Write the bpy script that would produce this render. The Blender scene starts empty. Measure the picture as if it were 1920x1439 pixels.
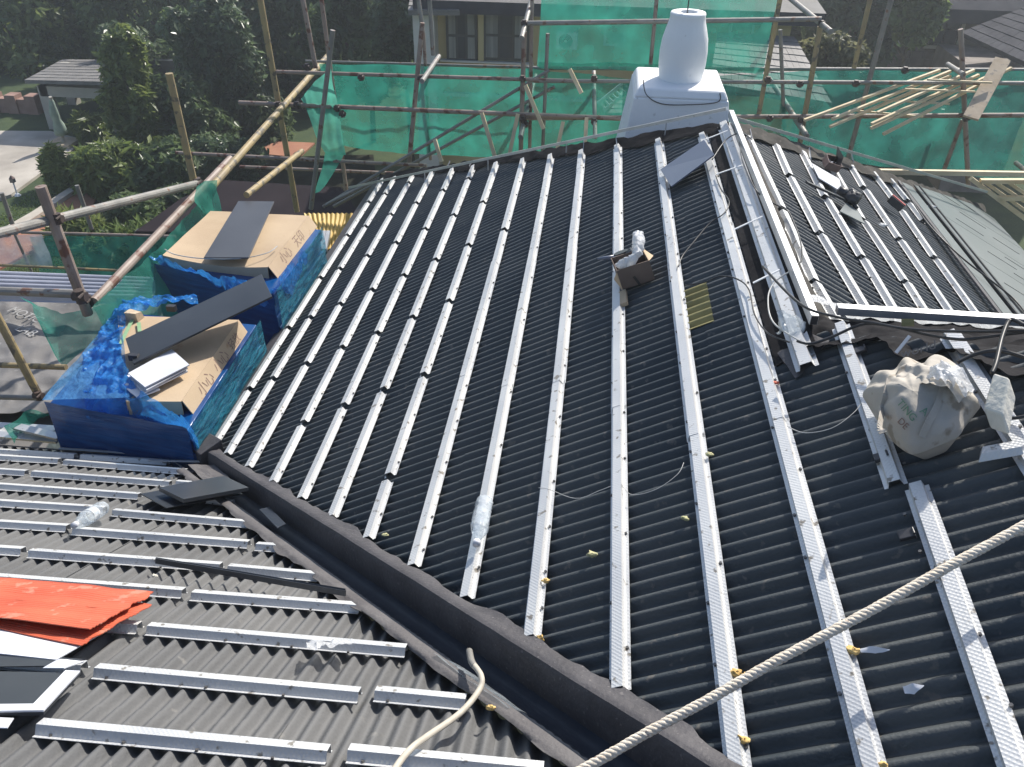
import bpy, bmesh, math, random
from mathutils import Vector, Matrix, noise
random.seed(7)
rnd = random.random
def ru(a, b): return a + (b - a) * rnd()
sc = bpy.context.scene
S = 3.0                                   # metres per survey unit; the layout below is in survey units
# ---------------------------------------------------------------- camera, sky, sun, exposure
F = 1567.66
CR = Vector((0.99461203, 0.10272883, 0.01391727))      # right
CU = Vector((-0.06947473, 0.56088463, 0.82497376))     # up
CF = Vector((-0.07694261, 0.82149572, -0.56499966))    # forward
cam_d = bpy.data.cameras.new('camera'); cam = bpy.data.objects.new('camera', cam_d)
sc.collection.objects.link(cam)
M4 = Matrix(((CR.x, CU.x, -CF.x, 0), (CR.y, CU.y, -CF.y, 0), (CR.z, CU.z, -CF.z, 0), (0, 0, 0, 1)))
cam.matrix_world = M4
cam_d.sensor_width = 36; cam_d.lens = 36 * F / 1920; cam_d.clip_start = 0.05; cam_d.clip_end = 2000
sc.camera = cam
SUN_AZ, SUN_EL = 27, 43                   # degrees from +Y towards +X
w = bpy.data.worlds.new('World'); sc.world = w; w.use_nodes = True
nt = w.node_tree; bg = nt.nodes['Background']
sky = nt.nodes.new('ShaderNodeTexSky'); sky.sky_type = 'NISHITA'; sky.sun_disc = False
sky.sun_elevation = math.radians(SUN_EL); sky.sun_rotation = math.radians(SUN_AZ)
sky.air_density = 1.0; sky.dust_density = 1.6
nt.links.new(sky.outputs[0], bg.inputs[0]); bg.inputs[1].default_value = 0.125
sd = bpy.data.lights.new('sun', 'SUN'); sd.energy = 4.6; sd.angle = math.radians(0.6); sd.color = (1, .95, .87)
so = bpy.data.objects.new('sun', sd); sc.collection.objects.link(so)
az, el = math.radians(SUN_AZ), math.radians(SUN_EL)
sdir = Vector((math.sin(az) * math.cos(el), math.cos(az) * math.cos(el), math.sin(el)))
so.rotation_euler = sdir.to_track_quat('Z', 'Y').to_euler()
so.location = (0, 0, 20)
sc.view_settings.view_transform = 'Standard'; sc.view_settings.look = 'None'
sc.view_settings.gamma = 1; sc.view_settings.use_curve_mapping = False
sc.view_settings.exposure = 0.48

# ---------------------------------------------------------------- survey helpers (units)
T = 0.530940; CM = -1.0; CL = -0.640
ZR = CM + T * .42                         # ridge level
TH = math.atan(T); SN, CS = math.sin(TH), math.cos(TH)
def ray(px, py): return (CR * (px - 960) + CU * (719.5 - py) + CF * F)
def PX(px, py, x): d = ray(px, py); return d * (x / d.x)
def PY(px, py, y): d = ray(px, py); return d * (y / d.y)
def PZ(px, py, z): d = ray(px, py); return d * (z / d.z)
NM = Vector((-SN, 0, CS)); NR = Vector((SN, 0, CS)); NL = Vector((0, SN, CS))
def onM(px, py, h=0): d = ray(px, py); return d * ((CM + h / CS) / (d.z - T * d.x))
def onR(px, py, h=0): d = ray(px, py); return d * ((ZR + T * .42 + h / CS) / (d.z + T * d.x))
def onL(px, py, h=0): d = ray(px, py); return d * ((CL + h / CS) / (d.z + T * d.y))
def FM(a, b, h=0): return Vector((b, a, T * b + CM)) + NM * h       # a along contour, b plan position
def FR(a, b, h=0): return Vector((b, a, ZR - T * (b - .42))) + NR * h
def FL(a, b, h=0): return Vector((a, b, CL - T * b)) + NL * h
def rp(wpx, p): return wpx * .5 * p.dot(CF) / F                     # radius of something wpx wide in the photo
def V(*a): return Vector(a)

# ---------------------------------------------------------------- materials
def new_mat(name):
    m = bpy.data.materials.new(name); m.use_nodes = True
    return m, m.node_tree, m.node_tree.nodes['Principled BSDF']
def pm(name, c1, c2=None, scale=3.0, rough=.6, bump=0, bscale=40, metal=0, detail=5, c3=None, c3s=30, c3t=.62, spec=.5,
       stretch=None, sheen=0, coat=0):
    m, n, b = new_mat(name)
    N, Lk = n.nodes, n.links
    geo = N.new('ShaderNodeNewGeometry'); vec = geo.outputs['Position']
    if stretch:
        mp = N.new('ShaderNodeMapping'); mp.inputs['Scale'].default_value = stretch
        Lk.new(vec, mp.inputs['Vector']); vec = mp.outputs[0]
    if c2 is None: c2 = tuple(x * .8 for x in c1)
    t1 = N.new('ShaderNodeTexNoise'); t1.inputs['Scale'].default_value = scale; t1.inputs['Detail'].default_value = detail
    Lk.new(vec, t1.inputs['Vector'])
    r = N.new('ShaderNodeValToRGB'); r.color_ramp.elements[0].position = .32; r.color_ramp.elements[1].position = .68
    r.color_ramp.elements[0].color = (*c1, 1); r.color_ramp.elements[1].color = (*c2, 1)
    Lk.new(t1.outputs[0], r.inputs[0]); col = r.outputs[0]
    if c3:
        t3 = N.new('ShaderNodeTexNoise'); t3.inputs['Scale'].default_value = c3s; t3.inputs['Detail'].default_value = 4
        Lk.new(vec, t3.inputs['Vector'])
        r3 = N.new('ShaderNodeValToRGB'); r3.color_ramp.elements[0].position = c3t; r3.color_ramp.elements[1].position = c3t + .06
        Lk.new(t3.outputs[0], r3.inputs[0])
        mx = N.new('ShaderNodeMix'); mx.data_type = 'RGBA'
        Lk.new(r3.outputs[0], mx.inputs[0]); Lk.new(col, mx.inputs[6]); mx.inputs[7].default_value = (*c3, 1)
        col = mx.outputs[2]
    Lk.new(col, b.inputs['Base Color'])
    b.inputs['Roughness'].default_value = rough; b.inputs['Metallic'].default_value = metal
    b.inputs['Specular IOR Level'].default_value = spec
    if sheen: b.inputs['Sheen Weight'].default_value = sheen
    if coat: b.inputs['Coat Weight'].default_value = coat; b.inputs['Coat Roughness'].default_value = .15
    if bump:
        t2 = N.new('ShaderNodeTexNoise'); t2.inputs['Scale'].default_value = bscale; t2.inputs['Detail'].default_value = 4
        Lk.new(vec, t2.inputs['Vector'])
        bp = N.new('ShaderNodeBump'); bp.inputs['Strength'].default_value = bump; bp.inputs['Distance'].default_value = .01
        Lk.new(t2.outputs[0], bp.inputs['Height']); Lk.new(bp.outputs[0], b.inputs['Normal'])
    return m
def add_emboss(m, scale, strength):
    n = m.node_tree; N, Lk = n.nodes, n.links; b = N['Principled BSDF']
    geo = N.new('ShaderNodeNewGeometry'); mp = N.new('ShaderNodeMapping'); mp.inputs['Rotation'].default_value = (0, 0, .785)
    Lk.new(geo.outputs['Position'], mp.inputs[0])
    v = N.new('ShaderNodeTexVoronoi'); v.inputs['Scale'].default_value = scale; v.inputs['Randomness'].default_value = .15
    v.distance = 'EUCLIDEAN'; v.voronoi_dimensions = '2D'
    Lk.new(mp.outputs[0], v.inputs['Vector'])
    bp = N.new('ShaderNodeBump'); bp.inputs['Strength'].default_value = strength; bp.inputs['Distance'].default_value = .004
    Lk.new(v.outputs['Distance'], bp.inputs['Height']); Lk.new(bp.outputs[0], b.inputs['Normal'])
def film_mat(name, col, alpha, rough=.2, bump=.5, bscale=12, trans=.5, stretch=None):
    m, n, b = new_mat(name); N, Lk = n.nodes, n.links
    out = N['Material Output']
    tr = N.new('ShaderNodeBsdfTransparent'); tr.inputs[0].default_value = (*[min(1, .5 + .6 * c) for c in col], 1)
    tl = N.new('ShaderNodeBsdfTranslucent'); tl.inputs[0].default_value = (*col, 1)
    b.inputs['Base Color'].default_value = (*col, 1); b.inputs['Roughness'].default_value = rough
    m1 = N.new('ShaderNodeMixShader'); m1.inputs[0].default_value = trans
    Lk.new(b.outputs[0], m1.inputs[1]); Lk.new(tl.outputs[0], m1.inputs[2])
    m2 = N.new('ShaderNodeMixShader'); Lk.new(tr.outputs[0], m2.inputs[1]); Lk.new(m1.outputs[0], m2.inputs[2])
    geo = N.new('ShaderNodeNewGeometry'); vec = geo.outputs['Position']
    if stretch:
        mp = N.new('ShaderNodeMapping'); mp.inputs['Scale'].default_value = stretch
        Lk.new(vec, mp.inputs['Vector']); vec = mp.outputs[0]
    t = N.new('ShaderNodeTexNoise'); t.inputs['Scale'].default_value = bscale * .4; t.inputs['Detail'].default_value = 3
    Lk.new(vec, t.inputs['Vector'])
    mr = N.new('ShaderNodeMapRange'); mr.inputs[1].default_value = .3; mr.inputs[2].default_value = .7
    mr.inputs[3].default_value = alpha - .2; mr.inputs[4].default_value = min(1, alpha + .2)
    Lk.new(t.outputs[0], mr.inputs[0]); Lk.new(mr.outputs[0], m2.inputs[0])
    if bump:
        t2 = N.new('ShaderNodeTexNoise'); t2.inputs['Scale'].default_value = bscale; t2.inputs['Detail'].default_value = 5
        Lk.new(vec, t2.inputs['Vector'])
        bp = N.new('ShaderNodeBump'); bp.inputs['Strength'].default_value = bump; bp.inputs['Distance'].default_value = .05
        Lk.new(t2.outputs[0], bp.inputs['Height']); Lk.new(bp.outputs[0], b.inputs['Normal']); Lk.new(bp.outputs[0], tl.inputs['Normal'])
    Lk.new(m2.outputs[0], out.inputs['Surface'])
    return m
def leaf_mat(name, ca, cb, gloss=.45):
    m, n, b = new_mat(name); N, Lk = n.nodes, n.links; out = N['Material Output']
    geo = N.new('ShaderNodeNewGeometry')
    t = N.new('ShaderNodeTexNoise'); t.inputs['Scale'].default_value = .7; Lk.new(geo.outputs['Position'], t.inputs['Vector'])
    ad = N.new('ShaderNodeMath'); ad.operation = 'MULTIPLY_ADD'; ad.inputs[1].default_value = .6
    Lk.new(geo.outputs['Random Per Island'], ad.inputs[0])
    sb = N.new('ShaderNodeMath'); sb.operation = 'MULTIPLY_ADD'; sb.inputs[1].default_value = 1.6; sb.inputs[2].default_value = -.6
    Lk.new(t.outputs[0], sb.inputs[0]); Lk.new(sb.outputs[0], ad.inputs[2])
    r = N.new('ShaderNodeValToRGB'); r.color_ramp.elements[0].color = (*ca, 1); r.color_ramp.elements[1].color = (*cb, 1)
    Lk.new(ad.outputs[0], r.inputs[0]); Lk.new(r.outputs[0], b.inputs['Base Color']); b.inputs['Roughness'].default_value = gloss
    tl = N.new('ShaderNodeBsdfTranslucent'); Lk.new(r.outputs[0], tl.inputs[0])
    mx = N.new('ShaderNodeMixShader'); mx.inputs[0].default_value = .5
    Lk.new(b.outputs[0], mx.inputs[1]); Lk.new(tl.outputs[0], mx.inputs[2]); Lk.new(mx.outputs[0], out.inputs['Surface'])
    return m
MT = {}
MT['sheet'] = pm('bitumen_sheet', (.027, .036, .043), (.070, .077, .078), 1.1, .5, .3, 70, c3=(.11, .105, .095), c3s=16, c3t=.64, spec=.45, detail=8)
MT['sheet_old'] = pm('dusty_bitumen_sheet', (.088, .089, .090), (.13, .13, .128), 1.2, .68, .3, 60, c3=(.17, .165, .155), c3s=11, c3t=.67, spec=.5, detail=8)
MT['sheet_y'] = pm('olive_sheet', (.20, .175, .06), (.28, .25, .10), 5, .5, .2, 60)
MT['deck'] = pm('membrane_deck', (.022, .023, .025), (.04, .04, .042), 3, .8, .3, 30)
MT['batten'] = pm('galvanised_batten', (.50, .51, .52), (.67, .67, .65), 1.6, .42, 0, metal=.3, c3=(.24, .22, .19), c3s=20, c3t=.63, detail=8)
add_emboss(MT['batten'], 75, .55)
MT['alu'] = pm('aluminium', (.45, .46, .47), (.60, .60, .60), 4, .35, .08, 30, metal=.5, c3=(.35, .34, .32), c3s=20, c3t=.68)
MT['screw'] = pm('screw_steel', (.10, .10, .10), (.2, .19, .18), 30, .4, metal=.6)
MT['flash'] = pm('dark_flashing', (.045, .042, .046), (.075, .07, .074), 5, .62, .5, 35, c3=(.13, .12, .12), c3s=60, c3t=.64)
MT['gutter'] = pm('gutter_tray', (.018, .024, .036), (.03, .037, .05), 6, .33, .15, 20, spec=.6)
MT['flash_l'] = pm('grey_flashing', (.085, .078, .078), (.12, .112, .11), 6, .7, .5, 45, c3=(.16, .15, .14), c3s=50, c3t=.66)
MT['film_b'] = pm('crumpled_black_film', (.008, .008, .010), (.020, .019, .021), 4, .75, .6, 14, spec=.06)
MT['film_g'] = pm('grey_felt', (.05, .047, .043), (.085, .08, .07), 4, .85, .5, 25, spec=.1, c3=(.1, .09, .08), c3s=14, c3t=.6)
MT['panel_g'] = pm('grey_green_panel', (.115, .135, .135), (.15, .17, .17), 1.2, .38, .03, 8, spec=.6)
MT['plate_b'] = pm('blue_grey_plate', (.11, .13, .18), (.13, .15, .20), 2, .32, .02, 8)
MT['plate_d'] = pm('dark_plate', (.022, .026, .033), (.035, .04, .047), 2, .35, .05, 10, c3=(.07, .07, .07), c3s=25, c3t=.7)
MT['plate_s'] = pm('slate_plate', (.055, .06, .07), (.07, .075, .085), 2, .4, .02, 8)
MT['plate_w'] = pm('pale_plate', (.55, .57, .62), (.66, .67, .70), 3, .35, .05, 10)
MT['orange'] = pm('orange_sheet', (.46, .085, .04), (.58, .125, .06), 2.5, .55, .2, 30, c3=(.50, .20, .13), c3s=12, c3t=.6, detail=9)
MT['white'] = pm('white_render', (.76, .77, .77), (.85, .85, .84), 1.3, .6, .25, 18, detail=8, c3=(.5, .49, .47), c3s=6, c3t=.66)
MT['card'] = pm('cardboard', (.42, .31, .20), (.50, .38, .25), 2.2, .8, .12, 40, c3=(.36, .22, .12), c3s=5, c3t=.66)
MT['card_d'] = pm('brown_box', (.13, .095, .075), (.19, .14, .11), 4, .8, .1, 40)
MT['wrap'] = pm('dark_blue_wrap', (.003, .040, .16), (.004, .075, .24), 1.5, .2, .6, 5, stretch=(1.2, 1.2, 14), spec=.7)
MT['film_blue'] = film_mat('loose_blue_film', (.05, .33, .80), .48, .09, 1, 14, .35)
MT['film_sky'] = film_mat('stretched_blue_film', (.12, .38, .72), .45, .12, .8, 10, .3, (1, 1, 6))
MT['film_teal'] = film_mat('teal_blue_film', (.04, .30, .42), .5, .08, 1, 9, .3, (3, .7, 2))
MT['film_clear'] = film_mat('clear_film', (.6, .66, .7), .42, .15, .5, 9, .3)
MT['film_white'] = film_mat('white_film', (.8, .82, .84), .85, .25, .6, 25, .4)
MT['pet'] = film_mat('bottle_plastic', (.75, .8, .84), .38, .08, .4, 40, .3)
MT['net'] = film_mat('green_net', (.04, .33, .25), .54, .75, .3, 7, .55)
MT['net_p'] = film_mat('pale_green_net', (.12, .48, .37), .72, .75, .3, 7, .5)
MT['net2'] = film_mat('thin_green_net', (.05, .33, .27), .47, .75, .3, 7, .55)
MT['ink'] = pm('ink_black', (.03, .03, .03), (.05, .05, .05), 8, .8)
MT['ink_g'] = pm('ink_green', (.10, .22, .14), (.2, .3, .2), 20, .9)
MT['ink_m'] = pm('ink_maroon', (.16, .09, .07), (.28, .19, .15), 20, .9)
MT['ink_w'] = pm('ink_pale', (.38, .38, .38), (.24, .24, .24), 12, .9)
MT['ink_f'] = pm('ink_faint', (.12, .12, .125), (.08, .08, .085), 12, .6)
MT['pole_y'] = pm('yellow_pole', (.36, .27, .12), (.24, .19, .11), 5, .6, .3, 30, c3=(.12, .10, .07), c3s=8, c3t=.55, detail=8)
MT['pole_r'] = pm('rusty_pole', (.21, .155, .125), (.30, .24, .20), 4, .55, .3, 30, c3=(.13, .055, .035), c3s=7, c3t=.56)
MT['pole_g'] = pm('grey_pole', (.17, .165, .15), (.27, .255, .23), 4, .5, .3, 30, metal=.2, c3=(.17, .09, .06), c3s=8, c3t=.6)
MT['coupler'] = pm('coupler_iron', (.04, .03, .028), (.08, .055, .045), 12, .6, .3, 40)
MT['timber'] = pm('pale_timber', (.56, .44, .26), (.68, .57, .38), 5, .7, .15, 30)
MT['board'] = pm('scaffold_board', (.42, .32, .21), (.52, .42, .30), 5, .8, .3, 25, c3=(.3, .25, .2), c3s=12, c3t=.6)
MT['rope'] = pm('rope_fibre', (.62, .54, .43), (.74, .67, .56), 30, .85, .4, 90, c3=(.42, .33, .26), c3s=60, c3t=.62)
MT['hose'] = pm('hose_rubber', (.42, .38, .31), (.5, .46, .38), 20, .6)
MT['cable'] = pm('black_cable', (.012, .012, .013), (.025, .025, .026), 10, .4)
MT['cable_w'] = pm('pale_wire', (.4, .4, .38), (.5, .5, .48), 10, .5)
MT['canvas'] = pm('dirty_canvas', (.36, .33, .28), (.50, .46, .40), 3, .9, .8, 11, c3=(.26, .22, .17), c3s=8, c3t=.6, detail=8)
MT['foam'] = pm('yellow_foam', (.62, .40, .13), (.72, .52, .22), 20, .9, .8, 60)
MT['foam_w'] = pm('white_foam', (.66, .63, .52), (.75, .72, .64), 8, .8, .6, 30, c3=(.2, .17, .13), c3s=12, c3t=.64)
MT['leafbit'] = pm('dry_leaf', (.34, .35, .18), (.45, .42, .24), 20, .8)
MT['red'] = pm('red_plastic', (.45, .05, .05), (.5, .09, .08), 20, .4)
MT['black'] = pm('black_plastic', (.02, .02, .024), (.035, .035, .04), 20, .4)
MT['brownred'] = pm('brown_tray', (.09, .05, .045), (.14, .09, .08), 20, .6)
MT['greytape'] = pm('green_tape', (.2, .34, .18), (.25, .4, .22), 20, .6)
MT['polyc'] = pm('ribbed_white_sheet', (.42, .43, .50), (.52, .53, .60), 3, .4, .1, 20)
MT['roofyel'] = pm('ochre_corrugated_sheet', (.52, .33, .06), (.62, .42, .10), 4, .55, .2, 30, c3=(.35, .22, .06), c3s=8, c3t=.62)
MT['membr'] = pm('grey_roof_membrane', (.13, .125, .12), (.18, .17, .165), 2.2, .6, .6, 10, c3=(.24, .23, .22), c3s=9, c3t=.66)
MT['lawn'] = pm('lawn_grass', (.022, .045, .012), (.045, .07, .018), 1.5, .95, .8, 30, c3=(.06, .09, .03), c3s=18, c3t=.6)
MT['patio'] = pm('patio_concrete', (.30, .27, .23), (.50, .46, .40), .8, .8, .1, 20)
MT['redpave'] = pm('red_paving', (.30, .12, .07), (.36, .17, .10), 3, .85, .2, 20)
MT['kerb'] = pm('kerb_stone', (.40, .36, .30), (.48, .44, .38), 3, .85, .2, 20)
MT['bark'] = pm('bark', (.07, .055, .04), (.12, .095, .07), 8, .9, .6, 20)
MT['ground_shade'] = pm('shaded_ground', (.014, .014, .010), (.028, .030, .018), 2.5, .95, .6, 20, spec=.1)  # near-black brown with the garden's deep shade put into the colour
MT['canopy'] = pm('dark_canopy', (.016, .012, .015), (.024, .018, .021), 1, .9, .05, 8, spec=.08)  # plum cover, darkened so the colour carries the shade of the trees
MT['wall_y'] = pm('ochre_wall', (.44, .36, .19), (.50, .42, .24), 1, .85, .1, 10)
MT['wall_s'] = pm('stone_block', (.15, .13, .12), (.24, .21, .19), 2.4, .85, .4, 14)
MT['trim'] = pm('pale_trim', (.5, .49, .46), (.58, .57, .54), 2, .7)
MT['dframe'] = pm('dark_window_frame', (.03, .035, .04), (.04, .045, .05), 2, .4)
MT['glass'] = pm('dark_window_glass', (.03, .04, .05), (.05, .06, .07), 1, .12, spec=.8)
MT['curtain'] = pm('curtain', (.14, .145, .14), (.30, .30, .28), 3, .9, stretch=(6, 6, .2))
MT['tile'] = pm('roof_tile', (.12, .115, .11), (.19, .18, .17), 2.2, .7, .3, 12)
MT['tile_d'] = pm('dark_roof_tile', (.04, .04, .048), (.065, .065, .072), 2.2, .9, .3, 12, spec=.08)
MT['post'] = pm('pale_post', (.34, .32, .28), (.42, .4, .35), 2, .8)
MT['parasol'] = pm('sage_parasol', (.15, .21, .17), (.26, .33, .28), 4, .9, .3, 20)
MT['brickw'] = pm('garden_wall', (.24, .14, .11), (.33, .21, .17), 3, .85, .2, 20)
MT['ac'] = pm('ac_casing', (.6, .6, .58), (.68, .68, .66), 4, .5)
MT['leaf_d'] = leaf_mat('dark_leaves', (.055, .09, .036), (.15, .21, .085), .38)
MT['leaf_m'] = leaf_mat('mid_leaves', (.07, .11, .034), (.21, .28, .09), .35)
MT['leaf_l'] = leaf_mat('light_leaves', (.08, .12, .03), (.25, .30, .09), .35)
MT['leaf_f'] = leaf_mat('fern_leaves', (.09, .14, .035), (.24, .30, .09))
MT['leaf_g'] = leaf_mat('glossy_leaves', (.04, .075, .032), (.16, .22, .11), .30)
MT['leaf_p'] = leaf_mat('pale_leaves', (.10, .11, .05), (.28, .27, .15))

# ---------------------------------------------------------------- object helpers
MW = {}
def tag(o, label=None, cat=None, group=None, kind=None):
    if label: o['label'] = label
    if cat: o['category'] = cat
    if group: o['group'] = group
    if kind: o['kind'] = kind
    return o
def empty(name, loc, label=None, cat=None, group=None, kind=None):
    o = bpy.data.objects.new(name, None); sc.collection.objects.link(o)
    o.empty_display_size = .2
    o.location = Vector(loc) * S; MW[o] = Vector(loc) * S
    return tag(o, label, cat, group, kind)
class MB:
    def __init__(s): s.v = []; s.f = []
    def add(s, vs, fs):
        k = len(s.v); s.v += [Vector(v) for v in vs]; s.f += [tuple(i + k for i in f) for f in fs]; return s
    def hexa(s, b, t):                    # bottom quad, top quad
        return s.add(list(b) + list(t), [(3, 2, 1, 0), (4, 5, 6, 7), (0, 1, 5, 4), (1, 2, 6, 5), (2, 3, 7, 6), (3, 0, 4, 7)])
    def box(s, lo, hi):
        x0, y0, z0 = lo; x1, y1, z1 = hi
        return s.hexa([(x0, y0, z0), (x1, y0, z0), (x1, y1, z0), (x0, y1, z0)], [(x0, y0, z1), (x1, y0, z1), (x1, y1, z1), (x0, y1, z1)])
    def slab(s, top, n, th):              # polygon with thickness th along -n
        k = len(top); n = Vector(n); top = [Vector(p) for p in top]
        area = Vector((0, 0, 0))
        for i in range(k): area += top[i].cross(top[(i + 1) % k])
        if area.dot(n) < 0: top = top[::-1]
        vs = top + [p - n * th for p in top]
        fs = [tuple(range(k)), tuple(range(2 * k - 1, k - 1, -1))]
        for i in range(k): j = (i + 1) % k; fs.append((i, i + k, j + k, j))
        return s.add(vs, fs)
    def tube(s, pts, r, n=8, cap=True, r2=None):
        pts = [Vector(p) for p in pts]; k = len(pts); vs = []; fs = []
        up = None
        for i, p in enumerate(pts):
            d = (pts[min(i + 1, k - 1)] - pts[max(i - 1, 0)]).normalized()
            if up is None: up = d.orthogonal().normalized()
            a = (up - d * up.dot(d))
            a = a.normalized() if a.length > 1e-6 else d.orthogonal().normalized()
            up = a; b = d.cross(a)
            rr = r if r2 is None else r + (r2 - r) * i / max(1, k - 1)
            if callable(r): rr = r(i / max(1, k - 1))
            for j in range(n):
                t = 2 * math.pi * j / n; vs.append(p + a * (math.cos(t) * rr) + b * (math.sin(t) * rr))
        for i in range(k - 1):
            for j in range(n):
                q = (j + 1) % n; fs.append((i * n + j, i * n + q, (i + 1) * n + q, (i + 1) * n + j))
        if cap: fs.append(tuple(range(n - 1, -1, -1))); fs.append(tuple((k - 1) * n + j for j in range(n)))
        return s.add(vs, fs)
    def bar(s, a, b, wid, hgt, upv=(0, 0, 1)):
        a, b = Vector(a), Vector(b); d = (b - a).normalized(); x = d.cross(Vector(upv)).normalized(); z = x.cross(d)
        q = lambda p: [p - x * wid / 2 - z * hgt / 2, p + x * wid / 2 - z * hgt / 2, p + x * wid / 2 + z * hgt / 2, p - x * wid / 2 + z * hgt / 2]
        A, B = q(a), q(b)
        return s.add(A + B, [(0, 1, 2, 3), (7, 6, 5, 4), (0, 4, 5, 1), (1, 5, 6, 2), (2, 6, 7, 3), (3, 7, 4, 0)])
    def grid(s, fn, nu, nv):
        vs = [fn(i / nu, j / nv) for j in range(nv + 1) for i in range(nu + 1)]
        fs = [(j * (nu + 1) + i, j * (nu + 1) + i + 1, (j + 1) * (nu + 1) + i + 1, (j + 1) * (nu + 1) + i) for j in range(nv) for i in range(nu)]
        return s.add(vs, fs)
    def build(s, name, mat, parent=None, smooth=False, solid=0, clip=None, bevel=0, **kw):
        vs = [v * S for v in s.v]
        if parent is not None: org = MW[parent]
        else:
            n = max(1, len(vs)); org = Vector((sum(v.x for v in vs) / n, sum(v.y for v in vs) / n, min(v.z for v in vs)))
        me = bpy.data.meshes.new(name); me.from_pydata([v - org for v in vs], [], s.f); me.update()
        if clip:
            bm = bmesh.new(); bm.from_mesh(me)
            for co, no in clip:           # keeps the side the normal points to
                bmesh.ops.bisect_plane(bm, geom=bm.verts[:] + bm.edges[:] + bm.faces[:], plane_co=Vector(co) * S - org, plane_no=-Vector(no), clear_outer=True)
            if not bm.faces: bm.free(); bpy.data.meshes.remove(me); return None
            bm.to_mesh(me); bm.free()
        if smooth: me.shade_smooth()
        me.materials.append(MT[mat] if isinstance(mat, str) else mat)
        o = bpy.data.objects.new(name, me); sc.collection.objects.link(o)
        if parent is not None: o.parent = parent; MW[o] = MW[parent]
        else: o.location = org; MW[o] = org
        if solid:
            md = o.modifiers.new('solid', 'SOLIDIFY'); md.thickness = solid * S; md.offset = -1
            if smooth: es = o.modifiers.new('split', 'EDGE_SPLIT'); es.split_angle = math.radians(50)
        if bevel:
            md = o.modifiers.new('bevel', 'BEVEL'); md.width = bevel * S; md.segments = 2; md.limit_method = 'ANGLE'
        return tag(o, **kw)
def text_mesh(txt, name, mat, O, X, Y, size, parent, shear=0, h=.0006):
    cu = bpy.data.curves.new(name, 'FONT'); cu.body = txt; cu.size = 1; cu.extrude = 0.0; cu.align_x = 'CENTER'; cu.align_y = 'CENTER'
    to = bpy.data.objects.new(name, cu); sc.collection.objects.link(to)
    bpy.context.view_layer.update()
    me = bpy.data.meshes.new_from_object(to)
    X = Vector(X).normalized(); Y = Vector(Y).normalized(); Z = X.cross(Y).normalized()
    for v in me.vertices:
        p = Vector(O) + X * (v.co.x * size) + Y * (v.co.y * size) + Z * h
        v.co = p * S - (MW[parent] if parent else Vector((0, 0, 0)))
    me.materials.clear(); me.materials.append(MT[mat])
    o = bpy.data.objects.new(name, me); sc.collection.objects.link(o)
    if parent: o.parent = parent; MW[o] = MW[parent]
    bpy.data.objects.remove(to)
    return o
def nz(p, s, k=0): return noise.noise(Vector(p) * s + Vector((k * 7.3, k * 3.1, k)))
def lerp(a, b, t): return a + (b - a) * t
def along(pts, t):
    L = [0]
    for a, b in zip(pts, pts[1:]): L.append(L[-1] + (b - a).length)
    d = t * L[-1]
    for i in range(len(pts) - 1):
        if d <= L[i + 1] + 1e-9: return pts[i].lerp(pts[i + 1], (d - L[i]) / max(1e-9, L[i + 1] - L[i]))
    return pts[-1].copy()
def smooth_path(pts, n=8):
    pts = [Vector(p) for p in pts]; out = []
    for i in range(len(pts) - 1):
        p0, p1, p2, p3 = pts[max(0, i - 1)], pts[i], pts[i + 1], pts[min(len(pts) - 1, i + 2)]
        for k in range(n):
            t = k / n; out.append(.5 * ((2 * p1) + (p2 - p0) * t + (2 * p0 - 5 * p1 + 4 * p2 - p3) * t * t + (3 * p1 - p0 - 3 * p2 + p3) * t ** 3))
    out.append(pts[-1]); return out
def ruled(A, B, nu, nv, amp=0, fr=8, dirv=(0, 0, 1), k=0, ridge=False, edge=True):
    A = [Vector(p) for p in A]; B = [Vector(p) for p in B]; dv = Vector(dirv)
    def fn(u, v):
        p = along(A, u).lerp(along(B, u), v)
        if amp:
            n = nz(p, fr, k) + .5 * nz(p, fr * 2.3, k + 1) + (.45 * nz(V(p.x * 3, p.y * 3, p.z * .8), fr * 1.6, k + 6) if fr <= 6 else 0)
            if ridge: n = (1 - abs(nz(p, fr, k)) * 3) + .6 * (1 - abs(nz(p, fr * 2.1, k + 5)) * 3)
            p = p + dv * (amp * n)
            q = Vector((nz(p, fr, k + 2), nz(p, fr, k + 3), 0)); p = p + q * amp * .5
        return p
    return MB().grid(fn, nu, nv)

# ================================================================= SETTING
ZG = -3.3
g = MB(); g.grid(lambda u, v: V(lerp(-60, 60, u), lerp(-20, 110, v), ZG), 24, 26)
g.build('ground', 'lawn', kind='structure')
def flat(name, px, z, mat, th=.02, **kw):
    return MB().slab([PZ(x, y, z) for x, y in px], (0, 0, 1), th).build(name, mat, **kw)
flat('patio', [(-60, 245), (95, 246), (142, 258), (137, 280), (20, 365), (-80, 400)], ZG + .03, 'patio', .04, kind='structure')
flat('brick_path', [(20, 432), (72, 404), (150, 352), (185, 360), (150, 440), (60, 470), (-30, 520), (-60, 470)], ZG + .02, 'redpave', .03, kind='structure')
flat('path_kerb', [(5, 428), (60, 397), (140, 345), (146, 352), (70, 404), (18, 436)], ZG + .06, 'kerb', .08, kind='structure')
flat('shade_patch', [(150, 445), (190, 352), (330, 300), (700, 290), (720, 460)], ZG + .012, 'ground_shade', .02, kind='structure')  # dark patch laid on the ground as painted shade between path and canopy
flat('garden_path', [(495, 275), (520, 265), (590, 268), (560, 295), (505, 290)], ZG + .02, 'redpave', .03, kind='structure')

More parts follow.
